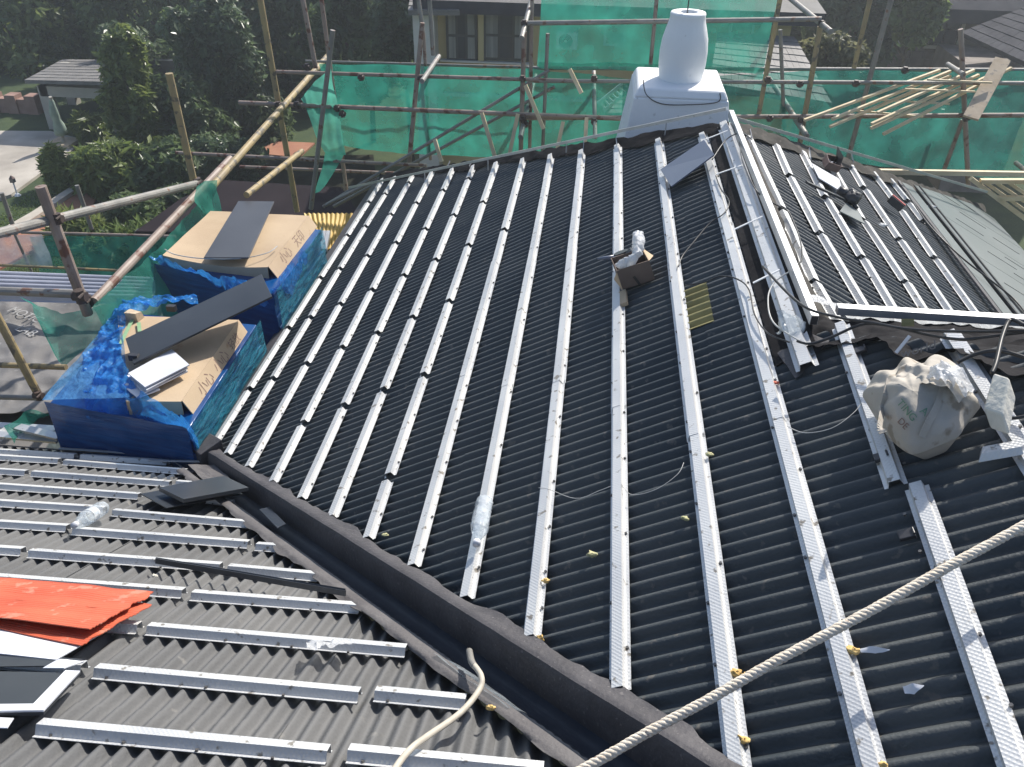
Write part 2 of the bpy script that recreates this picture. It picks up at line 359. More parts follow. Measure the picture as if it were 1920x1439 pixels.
hz_m = bpy.data.materials.new('haze_air'); hz_m.use_nodes = True; hn = hz_m.node_tree; hn.nodes.remove(hn.nodes['Principled BSDF'])
pv = hn.nodes.new('ShaderNodeVolumePrincipled'); pv.inputs['Color'].default_value = (.86, .93, 1, 1); pv.inputs['Density'].default_value = .0024; pv.inputs['Anisotropy'].default_value = .55
hn.links.new(pv.outputs[0], hn.nodes['Material Output'].inputs['Volume'])
MT['haze'] = hz_m
MB().box((-62, -22, ZG - .4), (62, 112, 1.4)).build('haze', 'haze', kind='stuff')

# ================================================================= HOUSE with its roofs
house = empty('house', (.4, 2.2, ZG), 'house under re-roofing with dark corrugated hip roofs and silver battens', 'house')
PITCH, AMP = .02855, .0060
H0 = -.0160 - AMP                         # mid surface of the sheets below the batten tops
HV = .776                                 # outer edge of the gutter on the main slope: x + y
KV = (CL - CM) / T                        # where the two slopes cut each other: x + y
HP = .42 + 2.62                           # far hip on the left of the apex: x + y
YE = 1.40                                 # near end of the ridge
def deck(name, pts, mat='deck', n=(0, 0, 1), th=.02):
    return MB().slab(pts, n, th).build(name, mat, house)
DK = H0 - AMP - .004
XE, YEV = -1.10, 1.862
main = deck('roof_slope', [FM(a, b, DK) for a, b in [(HP - XE, XE), (HV - .02 - XE, XE), (HV - .02 - .95, .95), (-.3, .95 + .0), (-.3, 1.3), (YE - .88, 1.3), (YE, .42), (HP - .42, .42)]])
main['label'] = 'large slope with long battens running away'
rs = deck('roof_slope', [FR(a, b, DK) for a, b in [(HP - .42, .42), (YE + .02, .42), (YE + .02, 1.95), (HP + 1.11, 1.95)]])
rs['label'] = 'slope beyond the ridge falling to the right'
ls = deck('roof_slope', [FL(a, b, DK) for a, b in [(-3.2, YEV), (KV - .062 - YEV, YEV), (KV - .062 + .3, -.3), (-3.2, -.3)]])
ls['label'] = 'near left slope falling away'
far = deck('roof_slope', [V(.42, HP - .42, ZR - .03), V(XE, HP - XE, FM(0, XE).z - .03), V(1.95, HP + 1.11, FR(0, 1.95).z - .03)])
nf = deck('roof_slope', [V(.42, YE, ZR - .04), V(.42 + .88, YE - .88, ZR + T * .88 - .04), V(1.3, YE + .03, ZR - .06), V(.42, YE + .03, ZR - .06)])
MB().box((XE + .06, 1.4, ZG), (1.9, HP - XE - .1, FM(0, XE).z - .05)).build('wall', 'wall_y', house)
MB().box((-3.2, -.3, ZG), (1.4, YEV - .06, FL(0, YEV).z - .05)).build('wall', 'wall_y', house)

def corr(fr, a0, a1, b0, b1, clip, mat, parent, lift=0, tilt=0, up=1, name='corrugated_sheet', ph=0):
    n = max(4, int(round((a1 - a0) / PITCH * 12)))
    def fn(u, v):
        a = lerp(a0, a1, u); b = lerp(b0, b1, v)
        q_ = fr(a, b, 0); h = H0 - .0014 + AMP * (1 + .10 * nz(q_, 1.7, 4)) * math.cos(2 * math.pi * a / PITCH + ph) + .0014 * nz(q_, 2.5, 6) + .0005 * nz(q_, 14, 7) + lift + tilt * (1 - v if up > 0 else v)
        return fr(a, b, h)
    return MB().grid(fn, n, 8).build(name, mat, parent, smooth=True, solid=.0012, clip=clip)
# main slope sheets (uphill = +x); lower end sits on the sheet below
c_valley = ((HV - .02, 0, 0), (1, 1, 0)); c_hip = ((HP, 0, 0), (-1, -1, 0)); c_nh = ((.42 + YE, 0, 0), (-1, -1, 0))
WB = PITCH * 10
k = 0
a = -.32
while a < HP - XE:
    far_col = a > YE - .01
    a1 = a + WB
    if a < YE < a1: a1 = YE
    rows = [(XE, -.41), (-.44, .28), (.25, .42)] if far_col else [(XE, -.90), (-.93, -.20), (-.23, .49), (.46, 1.28)]
    jig = ru(-.01, .01)
    for (b0, b1) in rows:
        b1 = min(b1 + jig, .42) if far_col else b1 + jig
        b0 = b0 + (jig if b0 > XE else 0)
        cl = [c_valley, c_hip] + ([] if far_col else [c_nh])
        corr(FM, a - PITCH * .5, a1 + PITCH * .12, b0, b1, cl, 'sheet', main, lift=.0006 + .0016 * (k % 2), tilt=.0016)
    a = a1; k += 1
c_rh = ((.42, HP - .42, 0), (1, -1, 0))
a = YE + .02; k = 0
while a < HP + .6:
    for (b0, b1) in [(.42, .93), (.90, 1.42)]:
        corr(FR, a - PITCH * .5, a + WB + PITCH * .1, b0, b1, [((0, YE + .02, 0), (0, 1, 0)), c_rh], 'sheet', rs, lift=.0006 + .0016 * (k % 2), tilt=.0016, up=-1)
    a += WB; k += 1
c_vl = ((KV - .062, 0, 0), (-1, -1, 0))
a = -3.2; k = 0
while a < KV + .3:
    sh = (k % 3) * .16
    for (b0, b1) in [(-.3, .62 + sh), (.60 + sh, 1.30 + sh), (1.27 + sh, YEV)]:
        b1 = min(b1, YEV)
        if b0 < b1 - .02: corr(FL, a - PITCH * .5, a + WB + PITCH * .1, b0, b1, [c_vl], 'sheet_old', ls, lift=.0006 + .0016 * (k % 2), tilt=.0016, up=-1)
    a += WB; k += 1

# ---- battens
def hat(fr, a0, a1, b, w=.0315, h=.0112, parent=None, base=None, mat='batten', b2=None, name='batten'):
    base = -h if base is None else base
    th = .0007
    pr = [(-.5, 0), (-.33, 0), (-.25, h), (.25, h), (.33, 0), (.5, 0)]
    out = [(x * w, y) for x, y in pr]; inn = [(x * w * (.93 if i in (2, 3) else 1), y - th if i in (2, 3) else y - th) for i, (x, y) in enumerate(pr)]
    b2 = b if b2 is None else b2
    vs = []
    for aa, bb in ((a0, b), (a1, b2)):
        vs += [fr(aa, bb + x * CS, base + y) for x, y in out] + [fr(aa, bb + x * CS, base + y) for x, y in inn]
    fs = []
    for i in range(5):
        fs.append((i, i + 1, i + 13, i + 12)); fs.append((i + 6, i + 18, i + 19, i + 7))
        fs.append((i, i + 6, i + 7, i + 1)); fs.append((i + 12, i + 13, i + 19, i + 18))
    fs.append((0, 12, 18, 6)); fs.append((5, 11, 23, 17))
    return MB().add(vs, fs).build(name, mat, parent)
scr = {'m': MB(), 'r': MB(), 'l': MB()}
def screw(mb, p, n, r=.0024):
    n = Vector(n); mb.tube([p, p + n * .003], r, 6)
def screws_for(mb, fr, n, a0, a1, b, step=.19, w=.030, base=-.0112):
    a = a0 + ru(.03, .08); s = 1
    while a < a1 - .02:
        screw(mb, fr(a, b + s * w * .42 * CS, base), n); s = -s if rnd() < .7 else s
        a += step * ru(.35, .75)
gaps = {0: [(695, 375), (656.5, 437), (611, 514), (554.5, 606.5), (482, 721)],
        1: [(720, 363), (682, 424), (640, 500.5), (585, 591.5), (516, 706)],
        2: [(764, 342), (729, 402), (689.5, 477.5), (640, 567), (577, 679)],
        3: [(776, 381), (743, 453), (698, 541), (640, 650), (562, 794)],
        4: [(827, 357), (794, 429), (756, 515), (704, 624), (636, 762)],
        5: [(877, 334), (850, 402), (815, 486), (771, 594), (714, 731)],
        6: [(907, 377), (878, 458), (842, 563), (793, 702), (727, 893)],
        7: [(943, 430)]}
xl = [-1.069, -.984, -.866, -.747, -.629, -.517, -.403, -.281, -.163, -.045, .080, .209, .334]
for i, x in enumerate(xl):
    y0 = HV - x + .004; y1 = HP - x - .05
    if i == 12: y0 = .36
    if i == 11: y0 = HV - x - .01
    gp = sorted([onM(*q).y for q in gaps.get(i, [])])
    cuts = []; lo = y0
    for gy in gp: cuts.append((lo, gy - .012)); lo = gy + .012
    cuts.append((lo, y1))
    for (p0, p1) in cuts:
        if gp and p1 - p0 < 1.1 or (gp and i < 7):
            hat(FM, p0, p1, x + ru(-.001, .001), parent=main, b2=x + ru(-.001, .001))
        else:                              # continuous run: pieces lapped over each other
            p = p0; q = 0
            while p < p1:
                e = min(p1, p + ru(.62, .70) if i != 12 else p + .80)
                if p1 - e < .15: e = p1
                hat(FM, p - (.012 if q else 0), e, x + ru(-.001, .001), parent=main, w=.0315 + (.0012 if q % 2 else 0), h=.0112 + (.0008 if q % 2 else 0), base=-.0112, b2=x + ru(-.001, .001))
                p = e; q += 1
        screws_for(scr['m'], FM, NM, p0, p1, x)
# battens right of the ridge end
hat(FM, .935, 1.365, .449, parent=main, b2=.464); hat(FM, .48, .922, .449, parent=main, b2=.470)
hat(FM, .86, 1.235, .594, parent=main, w=.032); hat(FM, .2, .85, .592, parent=main, w=.030)
screws_for(scr['m'], FM, NM, .5, 1.3, .457); screws_for(scr['m'], FM, NM, .3, 1.2, .594)
# short offcut of batten lying beside the right batten
q0, q1 = onM(1832, 858, .002), onM(1900, 846, .002)
oc = MB(); dv = (q1 - q0).normalized(); sv = NM.cross(dv)
oc.hexa([q0 - sv * .010, q1 + dv * .01 - sv * .010, q1 + dv * .01 + sv * .010, q0 + sv * .010 + dv * .006],
        [q0 - sv * .004 + NM * .009 + dv * .006, q1 + dv * .01 - sv * .004 + NM * .009, q1 + dv * .01 + sv * .009 + NM * .009, q0 + sv * .009 + NM * .009 + dv * .01])
oc.build('metal_offcut', 'batten', label='short silver batten offcut lying below the canvas bag beside the right batten', cat='offcut')
# left slope battens, from the photo's rows: start and end of each piece
Lp = [((75, 1352), (617, 1402)), ((655, 1400), (1020, 1434)), ((182, 1248), (675, 1293)), ((705, 1290), (874, 1306)), ((-200, 1212), (158, 1243)),
      ((280, 1170), (762, 1211)), ((-120, 1145), (262, 1168)), ((362, 1108), (676, 1132)), ((-160, 1066), (345, 1104)), ((430, 1059), (600, 1074)),
      ((58, 1030), (415, 1056)), ((-200, 1012), (44, 1027)), ((482, 1018), (526, 1021)), ((140, 989), (467, 1014)), ((-150, 967), (128, 984)),
      ((214, 955), (470, 977)), ((-150, 928), (197, 950)), ((390, 932), (437, 938)), ((-150, 896), (262, 925)), ((332, 901), (378, 905)),
      ((62, 883), (320, 902)), ((-150, 869), (50, 882)), ((122, 862), (350, 880)), ((-150, 845), (112, 860)), ((153, 852), (315, 863)), ((-150, 833), (142, 851))]
for (p, q) in Lp:
    A, B = onL(*p), onL(*q); y = (A.y + B.y) / 2
    hat(FL, A.x, B.x, A.y, parent=ls, w=.031, h=.0125, base=-.0125, b2=B.y)
    a = A.x + .02
    while a < B.x - .01: screw(scr['l'], FL(a, y - .013 * CS, -.0125), NL, .0022); a += ru(.09, .15)
# slope beyond the ridge
Rc = [[((250, 160), (430, 540)), ((437, 560), (608, 932)), ((620, 950), (727, 1100))],
      [((400, 205), (470, 362)), ((480, 380), (636, 672)), ((650, 690), (888, 1080))],
      [((540, 240), (662, 478)), ((678, 498), (862, 802)), ((880, 822), (1062, 1104))],
      [((700, 320), (862, 600)), ((880, 618), (1095, 935)), ((1112, 950), (1220, 1108))],
      [((795, 305), (868, 428)), ((886, 448), (1062, 705)), ((1078, 722), (1315, 1045))],
      [((905, 330), (1065, 540)), ((1080, 560), (1250, 805)), ((1268, 822), (1490, 1115))],
      [((1000, 372), (1105, 500)), ((1120, 520), (1190, 610))]]
rx = [.497, .606, .721, .845, .972, 1.098, 1.19]
for i, row in enumerate(Rc):
    for j, (p, q) in enumerate(row):
        A = onR(1320 + p[0] / 2.878, 200 + p[1] / 2.878); B = onR(1320 + q[0] / 2.878, 200 + q[1] / 2.878)
        y1, y0 = A.y, B.y
        if j == len(row) - 1 and i < 6: y0 = YE + .05 if i != 1 else y0
        hat(FR, y0, min(y1, HP - .84 + rx[i] - .02), B.x, parent=rs, b2=A.x); screws_for(scr['r'], FR, NR, y0, y1, rx[i])
scr['m'].build('screws', 'screw', main, kind='stuff'); scr['r'].build('screws', 'screw', rs, kind='stuff'); scr['l'].build('screws', 'screw', ls, kind='stuff')

# ---- ridge
MB().slab([FM(1.31, .352, -.0095), FM(HP - .36, .352, -.0095), FM(HP - .42, .42, -.002), FM(1.33, .42, -.002)], NM, .004).build('ridge_membrane', 'film_b', main)
ruled([FM(1.34, .36, -.008), FM(1.36, .42, -.004)], [FM(1.25, .375, -.008), FM(1.33, .44, -.009)], 12, 6, .004, 30, NM).build('membrane_end', 'flash', main, smooth=True, solid=.001)
ruled([FR(1.42, .425, -.003), FR(HP - .42, .425, -.003)], [FR(1.42, .50, -.010), FR(1.7, .475, -.010), FR(2.2, .48, -.010), FR(HP - .42, .47, -.01)], 60, 5, .003, 18, NR).build('ridge_membrane', 'film_g', rs, smooth=True, solid=.001)
hat(FM, 1.26, HP - .42 + .02, .396, parent=main, w=.040, h=.012, base=-.002, name='ridge_batten', b2=.396)
MB().bar(V(.423, 1.375, ZR + .018), V(.410, HP - .415, ZR + .026), .0145, .020).build('ridge_tube', 'alu', main, bevel=.001)
MB().bar(V(.423, 1.3745, ZR + .018), V(.423, 1.3735, ZR + .018), .012, .017).build('tube_end', 'black', main)
# clamping strips across the ridge
for (p, q) in [((1343, 327), (1392, 310)), ((1378, 430), (1430, 406)), ((1412, 531), (1462, 506)), ((1322, 262), (1365, 245))]:
    MB().bar(onM(*p, .016), onM(*q, .022), .005, .002, NM).build('tie_strip', 'white', main)
# ---- hip trims: crumpled membrane and the thin rails above them
def wav(pts, n, amp, nv, seed):
    out = []
    for i in range(n + 1):
        p = along(pts, i / n); out.append(p + Vector(nv) * amp * nz(p, 9, seed))
    return out
e0 = [FM(HP - .41, .41, .004), FM(HP - XE, XE, .004)]
e1 = [FM(HP - .41 - .07, .405, -.010), FM(HP - XE - .07, XE, -.010)]
ruled(wav(e0, 60, .01, (0, 1, 0), 3), wav(e1, 60, .05, (0, 1, 0), 9), 110, 6, .005, 16, (0, 0, 1), 2, True).build('hip_membrane', 'film_b', main, smooth=True, solid=.001)
e0 = [FR(HP - .42, .42, .003), FR(HP + 1.11, 1.95, .003)]; e1 = [FR(HP - .50, .42, -.010), FR(HP + 1.03, 1.95, -.010)]
ruled(wav(e0, 40, .01, (0, 1, 0), 4), wav(e1, 40, .045, (0, 1, 0), 5), 80, 5, .005, 16, (0, 0, 1), 5, True).build('hip_membrane', 'film_g', rs, smooth=True, solid=.001)
hr = MB(); A = PY(655, 352, 4.12); B = V(.40, HP - .40, ZR + .035); hr.bar(A, B, .012, .010)
hr.build('hip_rail', 'alu', main)
hr = MB(); A = PY(1378, 222, 2.66); B = PY(1850, 360, 3.85); hr.bar(A, B, .010, .010)
hr.build('hip_rail', 'alu', rs)
st = MB()
for u in (.12, .3, .5, .7, .9):
    p = PY(655, 352, 4.12).lerp(V(.40, HP - .40, ZR + .035), u); st.bar(p, p - V(0, 0, .05), .004, .004, (0, 1, 0))
st.build('rail_brackets', 'alu', main, kind='stuff')
# bent batten tips sticking up along the hip
for px, py, dx, dy in [(838, 315, 6, -12), (880, 313, 5, -10), (1093, 290, 2, -28), (1157, 275, -2, -16), (1410, 262, -4, -18), (1520, 300, -3, -22), (1600, 308, -4, -24)]:
    p = (onM(px, py, 0) if px < 1300 else onR(px, py, 0)); q = PY(px + dx, py + dy, p.y + .03)
    MB().bar(p, q, .010, .002, (1, 0, 0)).build('bent_strip', 'alu', main if px < 1300 else rs)
# ---- eave flashing along the main slope and left slope
fl = MB(); fl.slab([FM(KV - XE + .1, XE - .035, -.012), FM(HP - XE, XE - .035, -.012), FM(HP - XE - .02, XE + .012, -.010), FM(HP - 1.99, XE + .012, -.010)], NM, .006)
fl.build('eave_flashing', 'flash', main)
MB().slab([FL(-3.2, YEV + .018, -.016), FL(KV - YEV - .03, YEV + .018, -.016), FL(KV - YEV - .03, YEV - .015, -.008), FL(-3.2, YEV - .015, -.008)], NL, .004).build('eave_flashing', 'flash_l', ls)
MB().bar(onL(112, 841, .0), onL(378, 859, .0), .012, .004, NL).build('edge_strip', 'alu', ls)
MB().bar(onL(278, 864, .004), onL(412, 866, .004), .012, .004, NL).build('edge_strip', 'alu', ls)

# ---- valley gutter: profile carried along the valley
VD = V(1, -1, T).normalized()
def vpt(s, w, h):                          # s = x position of the valley line, w plan offset towards the main slope
    x = s + w / math.sqrt(2); y = KV - s + w / math.sqrt(2)
    zc = CM + T * x if w > 0 else CL - T * y
    return V(x, y, zc + h)
def gutter(name, prof, mat, s0, s1, n=90, amp=0, edge=None, ek=0, solid=.0015, rib=None):
    m = len(prof)
    def fn(u, v):
        s = lerp(s0, s1, u); i = min(m - 2, int(v * (m - 1) + 1e-6)); f = v * (m - 1) - i
        w = lerp(prof[i][0], prof[i + 1][0], f); h = lerp(prof[i][1], prof[i + 1][1], f)
        p0 = vpt(s, w, h)
        h += amp * (nz(p0, 12, ek) + .5 * nz(p0, 30, ek + 1))
        if rib and rib[0] <= w <= rib[1]: h += .0022 * math.sin(s * 520)
        if edge is not None and ((edge == 0 and v < .01) or (edge == 1 and v > .99)):
            w += (.010 * nz(p0, 9, ek + 3) + .006 * nz(p0, 25, ek + 4)); h += .004 * nz(p0, 30, 3)
        return vpt(s, w, h)
    return MB().grid(fn, n, (m - 1) * 2).build(name, mat, main, smooth=True, solid=solid)
s0, s1 = -1.13, .75
gutter('valley_tray', [(-.040, .0035), (-.034, -.003), (-.024, -.014), (-.010, -.030), (.000, -.036), (.035, -.0492)], 'gutter', s0, s1, 700, .0012, rib=(-.037, -.009))
gutter('valley_upstand', [(.033, -.054), (.036, -.020), (.040, .006), (.044, .0125), (.051, .011), (.060, .006), (.0735, -.003)], 'flash', s0 - .01, s1, 160, .002, 1, 11)
gutter('valley_flange', [(-.062, -.004), (-.055, .002), (-.047, .004), (-.038, .005)], 'flash_l', s0 + .07, s1, 200, .0022, 0, 21)
bx = MB(); c = [vpt(s0 - .03, .02, .0), vpt(s0 - .03, .09, -.004), vpt(s0 + .05, .09, -.004), vpt(s0 + .05, .02, .0)]
bx.hexa([p - V(0, 0, .03) for p in c], [p + V(0, 0, .022) for p in c]); bx.build('gutter_end_cap', 'flash', main, bevel=.003)
ruled([onL(352, 872, .004), onL(402, 872, .012)], [onL(392, 912, .004), onL(448, 915, .010)], 10, 8, .004, 30, NL).build('flashing_patch', 'flash_l', main, solid=.0015)

# ---- rail and film at the near end of the ridge
rl = MB(); rl.bar(V(.478, 1.437, ZR + .010), V(1.35, 1.437, ZR + .010), .018, .016); rl.build('end_rail', 'alu', rs, bevel=.001)
rl = MB(); rl.bar(V(.60, 1.415, ZR - .012), V(1.35, 1.415, ZR - .012), .030, .003); rl.build('rail_flange', 'alu', rs)
lowpx = [(1490, 640), (1508, 652), (1532, 657), (1556, 645), (1610, 641), (1640, 640), (1664, 650), (1676, 668), (1712, 671), (1760, 664), (1790, 662), (1850, 690), (1925, 708), (1990, 745)]
A = [onM(x, y, .004) for x, y in lowpx]; B = [V(.44 + .9 * i / 13, 1.425, ZR - .006) for i in range(14)]
ruled(A, B, 120, 26, .007, 14, (0, 0, 1), 8, True).build('loose_membrane', 'film_b', main, smooth=True, solid=.0008)
A = [V(.44 + .6 * i / 9, 1.448, ZR + .010) for i in range(10)]; B = [V(.44 + .6 * i / 9, 1.50 + .05 * rnd(), FR(0, .44 + .6 * i / 9).z + .012) for i in range(10)]
ruled(A, B, 90, 8, .006, 26, (0, 0, 1), 4, True).build('pale_film', 'film_white', rs, smooth=True)
text_mesh('world', 'lettering', 'ink_f', onM(1722, 656, .022), onM(1775, 640, .02) - onM(1690, 664, .02), onM(1722, 640, .03) - onM(1722, 664, .02), .022, main)
MB().bar(onM(1680, 662, .01), onM(1706, 630, .026), .007, .001, NM).build('perforated_strap', 'plate_w', rs)
pl = MB(); p = onM(1702, 605, .05); pl.bar(p - CR * .010, p + CR * .010, .001, .012, CU); pl.build('yellow_bracket', 'sheet_y', rs)
# ---- slope edge beyond: dark strips and smooth grey panels
for x0, x1, m, h in [(1.225, 1.245, 'flash', .002), (1.262, 1.325, 'panel_g', -.002), (1.338, 1.350, 'black', .004), (1.372, 1.380, 'black', .008)]:
    MB().slab([FR(YE + .04, x0, h), FR(HP - .84 + x0 - .04, x0, h), FR(HP - .84 + x1 - .04, x1, h), FR(YE + .04, x1, h)], NR, .006).build('edge_strip', m, rs)
y = YE + .05; k = 0
while y < HP + .8:
    y1 = y + .36
    o = MB().slab([FR(y, 1.352, .003), FR(y1 - .004, 1.352, .003), FR(y1 - .004, 1.93, .003), FR(y, 1.93, .003)], NR, .006).build('flat_panel', 'panel_g', rs, clip=[((.42, HP - .46, 0), (1, -1, 0))])
    if o:
        sm = MB()
        for j in range(3):
            b0 = ru(1.40, 1.7); aa = y + .09 + j * .1; sm.slab([FR(aa, b0, .0045), FR(aa + .0025, b0, .0045), FR(aa + .0025, b0 + .13, .0045), FR(aa, b0 + .13, .0045)], NR, .001)
        sm.build('panel_slot', 'black', rs, clip=[((.42, HP - .46, 0), (1, -1, 0))])
    y = y1

# ================================================================= CHIMNEY
ch = empty('chimney', (.33, 3.5, ZR - .5), 'white chimney with a tapering round pot on a flared base behind the ridge', 'chimney')
def frustum(mb, cx, cy, z0, z1, a0, b0, a1, b1):
    mb.hexa([(cx - a0, cy - b0, z0), (cx + a0, cy - b0, z0), (cx + a0, cy + b0, z0), (cx - a0, cy + b0, z0)],
            [(cx - a1, cy - b1, z1), (cx + a1, cy - b1, z1), (cx + a1, cy + b1, z1), (cx - a1, cy + b1, z1)])
cx, cy = .325, 3.52
zt = PY(1275, 180, 3.34).z
m = MB(); frustum(m, cx, cy, zt - .6, zt - .012, .27, .27, .182, .185); m.build('base', 'white', ch, bevel=.006)
m = MB(); frustum(m, cx, cy, zt - .012, zt + .02, .182, .185, .165, .165); m.build('cap', 'white', ch, bevel=.008)
zp = zt + .02; zq = PY(1296, 32, 3.5).z
prof = [(0, .086), (.06, .088), (.25, .093), (.45, .094), (.65, .089), (.82, .078), (.93, .070), (1, .068)]
def lathe(mb, c, prof, z0, z1, n=28, inner=None):
    vs = []; fs = []
    for (u, r) in prof:
        for j in range(n): t = 2 * math.pi * j / n; vs.append(V(c[0] + r * math.cos(t), c[1] + r * math.sin(t), lerp(z0, z1, u)))
    for i in range(len(prof) - 1):
        for j in range(n): q = (j + 1) % n; fs.append((i * n + j, i * n + q, (i + 1) * n + q, (i + 1) * n + j))
    return mb.add(vs, fs)
pot = MB(); lathe(pot, (cx + .004, cy), prof + [(1.03, .069), (1.06, .066), (1.06, .034), (.9, .032)], zp, zq); pot.build('pot', 'white', ch, smooth=True)
MB().tube([V(cx, cy, zq - .02), V(cx, cy, zq + .10)], .0025, 6).build('rod', 'cable', ch)
pth = smooth_path([PY(1206, 150, 3.33), PY(1212, 178, 3.33), PY(1240, 195, 3.33), PY(1290, 197, 3.32), PY(1345, 192, 3.33), PY(1350, 175, 3.35)], 6)
MB().tube(pth, .002, 5).build('cable', 'cable', ch)

# ================================================================= REAR SCAFFOLD
sf = empty('pipe_scaffold', (0, 4.4, ZG), 'long pipe scaffold of rusty and yellow poles standing behind the far roof edge', 'scaffold')
sl = empty('pipe_scaffold', (-1.65, 2.4, ZG), 'pipe scaffold along the left eave beside the wrapped pallets', 'scaffold')
def pole(par, p, q, wpx, mat, Y0, Y1=None, X=None):
    Y1 = Y0 if Y1 is None else Y1
    A = PY(*p, Y0); B = PY(*q, Y1)
    MB().tube([A, B], rp(wpx, (A + B) / 2), 12).build('pole', mat, par, smooth=False)
    return A, B
def coup(par, px, py, Y, wpx=15):
    p = PY(px, py, Y); r = rp(wpx, p); c = MB()
    c.tube([p - V(r * 1.0, 0, 0), p + V(r * 1.0, 0, 0)], r * .72, 8); c.tube([p - V(0, 0, r), p + V(0, 0, r)], r * .72, 8)
    c.tube([p + V(r * .7, -r * 1.5, r * .5), p + V(r * .7, r * .2, r * .5)], r * .22, 6)
    c.build('coupler', 'coupler', par)
Y = 4.4
for a in [((448, 193), (1245, 226), 8.5, 'pole_r', Y - .04), ((975, 222), (1990, 216), 8.5, 'pole_r', Y - .02), ((518, 135), (1105, 153), 7, 'pole_r', Y), ((1000, 152), (1990, 157), 7.5, 'pole_g', Y),
          ((573, 115), (1010, 127), 5, 'pole_g', Y + .5), ((990, 128), (1990, 132), 7, 'pole_g', Y + .3), ((984, 44), (1540, 36), 9, 'pole_g', Y - .05),
          ((330, 287), (800, 311), 7, 'pole_r', Y - .06), ((450, 313), (760, 326), 6, 'pole_r', Y + .3),
          ((483, -30), (557, 397), 11, 'pole_y', Y), ((564, -20), (592, 128), 9, 'pole_r', Y - .02), ((600, -20), (650, 362), 8, 'pole_r', Y + .15), ((624, 57), (583, 392), 9, 'pole_g', Y - .1),
          ((792, 43), (767, 307), 9, 'pole_r', Y), ((782, -20), (793, 62), 8, 'pole_g', Y + .02), ((804, -20), (812, 104), 8, 'pole_g', Y + .1), ((794, 60), (807, 300), 6, 'pole_r', Y + .25),
          ((983, 60), (976, 300), 9, 'pole_r', Y + .02), ((998, -20), (993, 287), 7, 'pole_r', Y + .15), ((1027, 63), (1017, 293), 7, 'pole_g', Y + .1),
          ((1233, -20), (1218, 140), 7.5, 'pole_r', Y + .2), ((1466, -20), (1422, 218), 9, 'pole_y', Y), ((1463, 56), (1472, 272), 7, 'pole_g', Y + .2),
          ((1538, 50), (1497, 285), 10, 'pole_y', Y), ((1636, -20), (1601, 128), 9, 'pole_y', Y), ((1676, -20), (1588, 305), 9.5, 'pole_g', Y + .05),
          ((1801, 55), (1816, 352), 9, 'pole_r', Y), ((1805, 225), (1768, 325), 8, 'pole_r', Y + .05), ((1768, 205), (1730, 330), 7, 'pole_g', Y + .3),
          ]:
    pole(sf, *a)
for a in [((1004, -30), (978, 72), 9, 'pole_g', 4.9, 4.2), ((823, 106), (791, 153), 9, 'pole_g', 4.8, 4.2), ((1004, 142), (976, 258), 9, 'pole_g', 5.0, 4.2), ((1113, 124), (1116, 258), 8, 'pole_g', 4.9, 4.2),
          ((1470, -12), (1558, 60), 10, 'pole_g', 5.0, 4.2), ((1443, 148), (1513, 256), 10, 'pole_g', 5.0, 4.2), ((1777, 121), (1806, 140), 9, 'pole_g', 4.7, 4.3), ((1905, 306), (1935, 330), 9, 'pole_r', 4.5, 4.1)]:
    pole(sf, *a)
for a in [((606, 388), (1030, 132), 6, 'pole_g', 4.2, 4.5), ((625, 388), (1040, 163), 6, 'pole_g', 4.25, 4.6), ((612, 384), (720, 330), 6, 'pole_g', 4.15, 4.3)]:
    pole(sf, *a)
for q in [(522, 197), (632, 203), (677, 145), (789, 147), (642, 214), (980, 224), (980, 148), (983, 44), (985, 233), (1114, 148), (1114, 228), (1540, 45), (1440, 150), (1503, 226), (1605, 157), (1500, 158), (1812, 222), (1697, 132), (1443, 222), (576, 126), (557, 292)]:
    coup(sf, *q, Y - .06, 12)
# slender timber props behind the roof edge
for p, q in [((903, 212), (929, 297)), ((971, 214), (953, 300)), ((1056, 228), (1042, 292)), ((1100, 220), (1096, 287)), ((985, 160), (1019, 242)), ((815, 262), (828, 304)), ((1068, 130), (1090, 175))]:
    MB().bar(PY(*p, 4.3), PY(*q, 4.25), rp(7, PY(*p, 4.3)) * 2, .012, (0, 1, 0)).build('prop', 'timber', sf)
# ---- left scaffold
def poleX(par, p, q, wpx, mat, x0, x1=None):
    A = PX(*p, x0); B = PX(*q, x0 if x1 is None else x1)
    MB().tube([A, B], rp(wpx, (A + B) / 2), 12).build('pole', mat, par)
poleX(sl, (176, 566), (432, 298), 15, 'pole_r', -1.66); poleX(sl, (398, 350), (614, 106), 12, 'pole_y', -1.63)
poleX(sl, (462, 366), (566, 284), 11, 'pole_y', -1.42)
for a in [((76, 350), (165, 590), 20, 'pole_r', 2.34), ((0 - 60, 452), (372, 344), 16, 'pole_g', 2.0, 3.3), ((317, 138), (365, 348), 14, 'pole_y', 3.3),
          ((-80, 543), (158, 552), 17, 'pole_g', 2.36), ((-80, 682), (124, 689), 11, 'pole_y', 2.15), ((-80, 743), (80, 747), 10, 'pole_g', 2.08), ((-10, 585), (76, 748), 15, 'pole_y', 2.06),
          ((3, 362), (30, 440), 8, 'pole_g', 3.3), ((144, 348), (172, 430), 8, 'pole_g', 3.6), ((40, 436), (330, 444), 6, 'pole_r', 3.6), ((-80, 494), (232, 508), 5, 'pole_y', 3.4), ((26, 436), (100, 600), 5, 'pole_g', 3.45)]:
    pole(sl, *a)
for q in [(150, 556, 2.3, 26), (165, 565, 2.36, 22), (108, 410, 2.34, 20), (370, 345, 3.3, 22), (72, 742, 2.05, 18), (557, 197, 4.3, 12)]: coup(sl, *q)

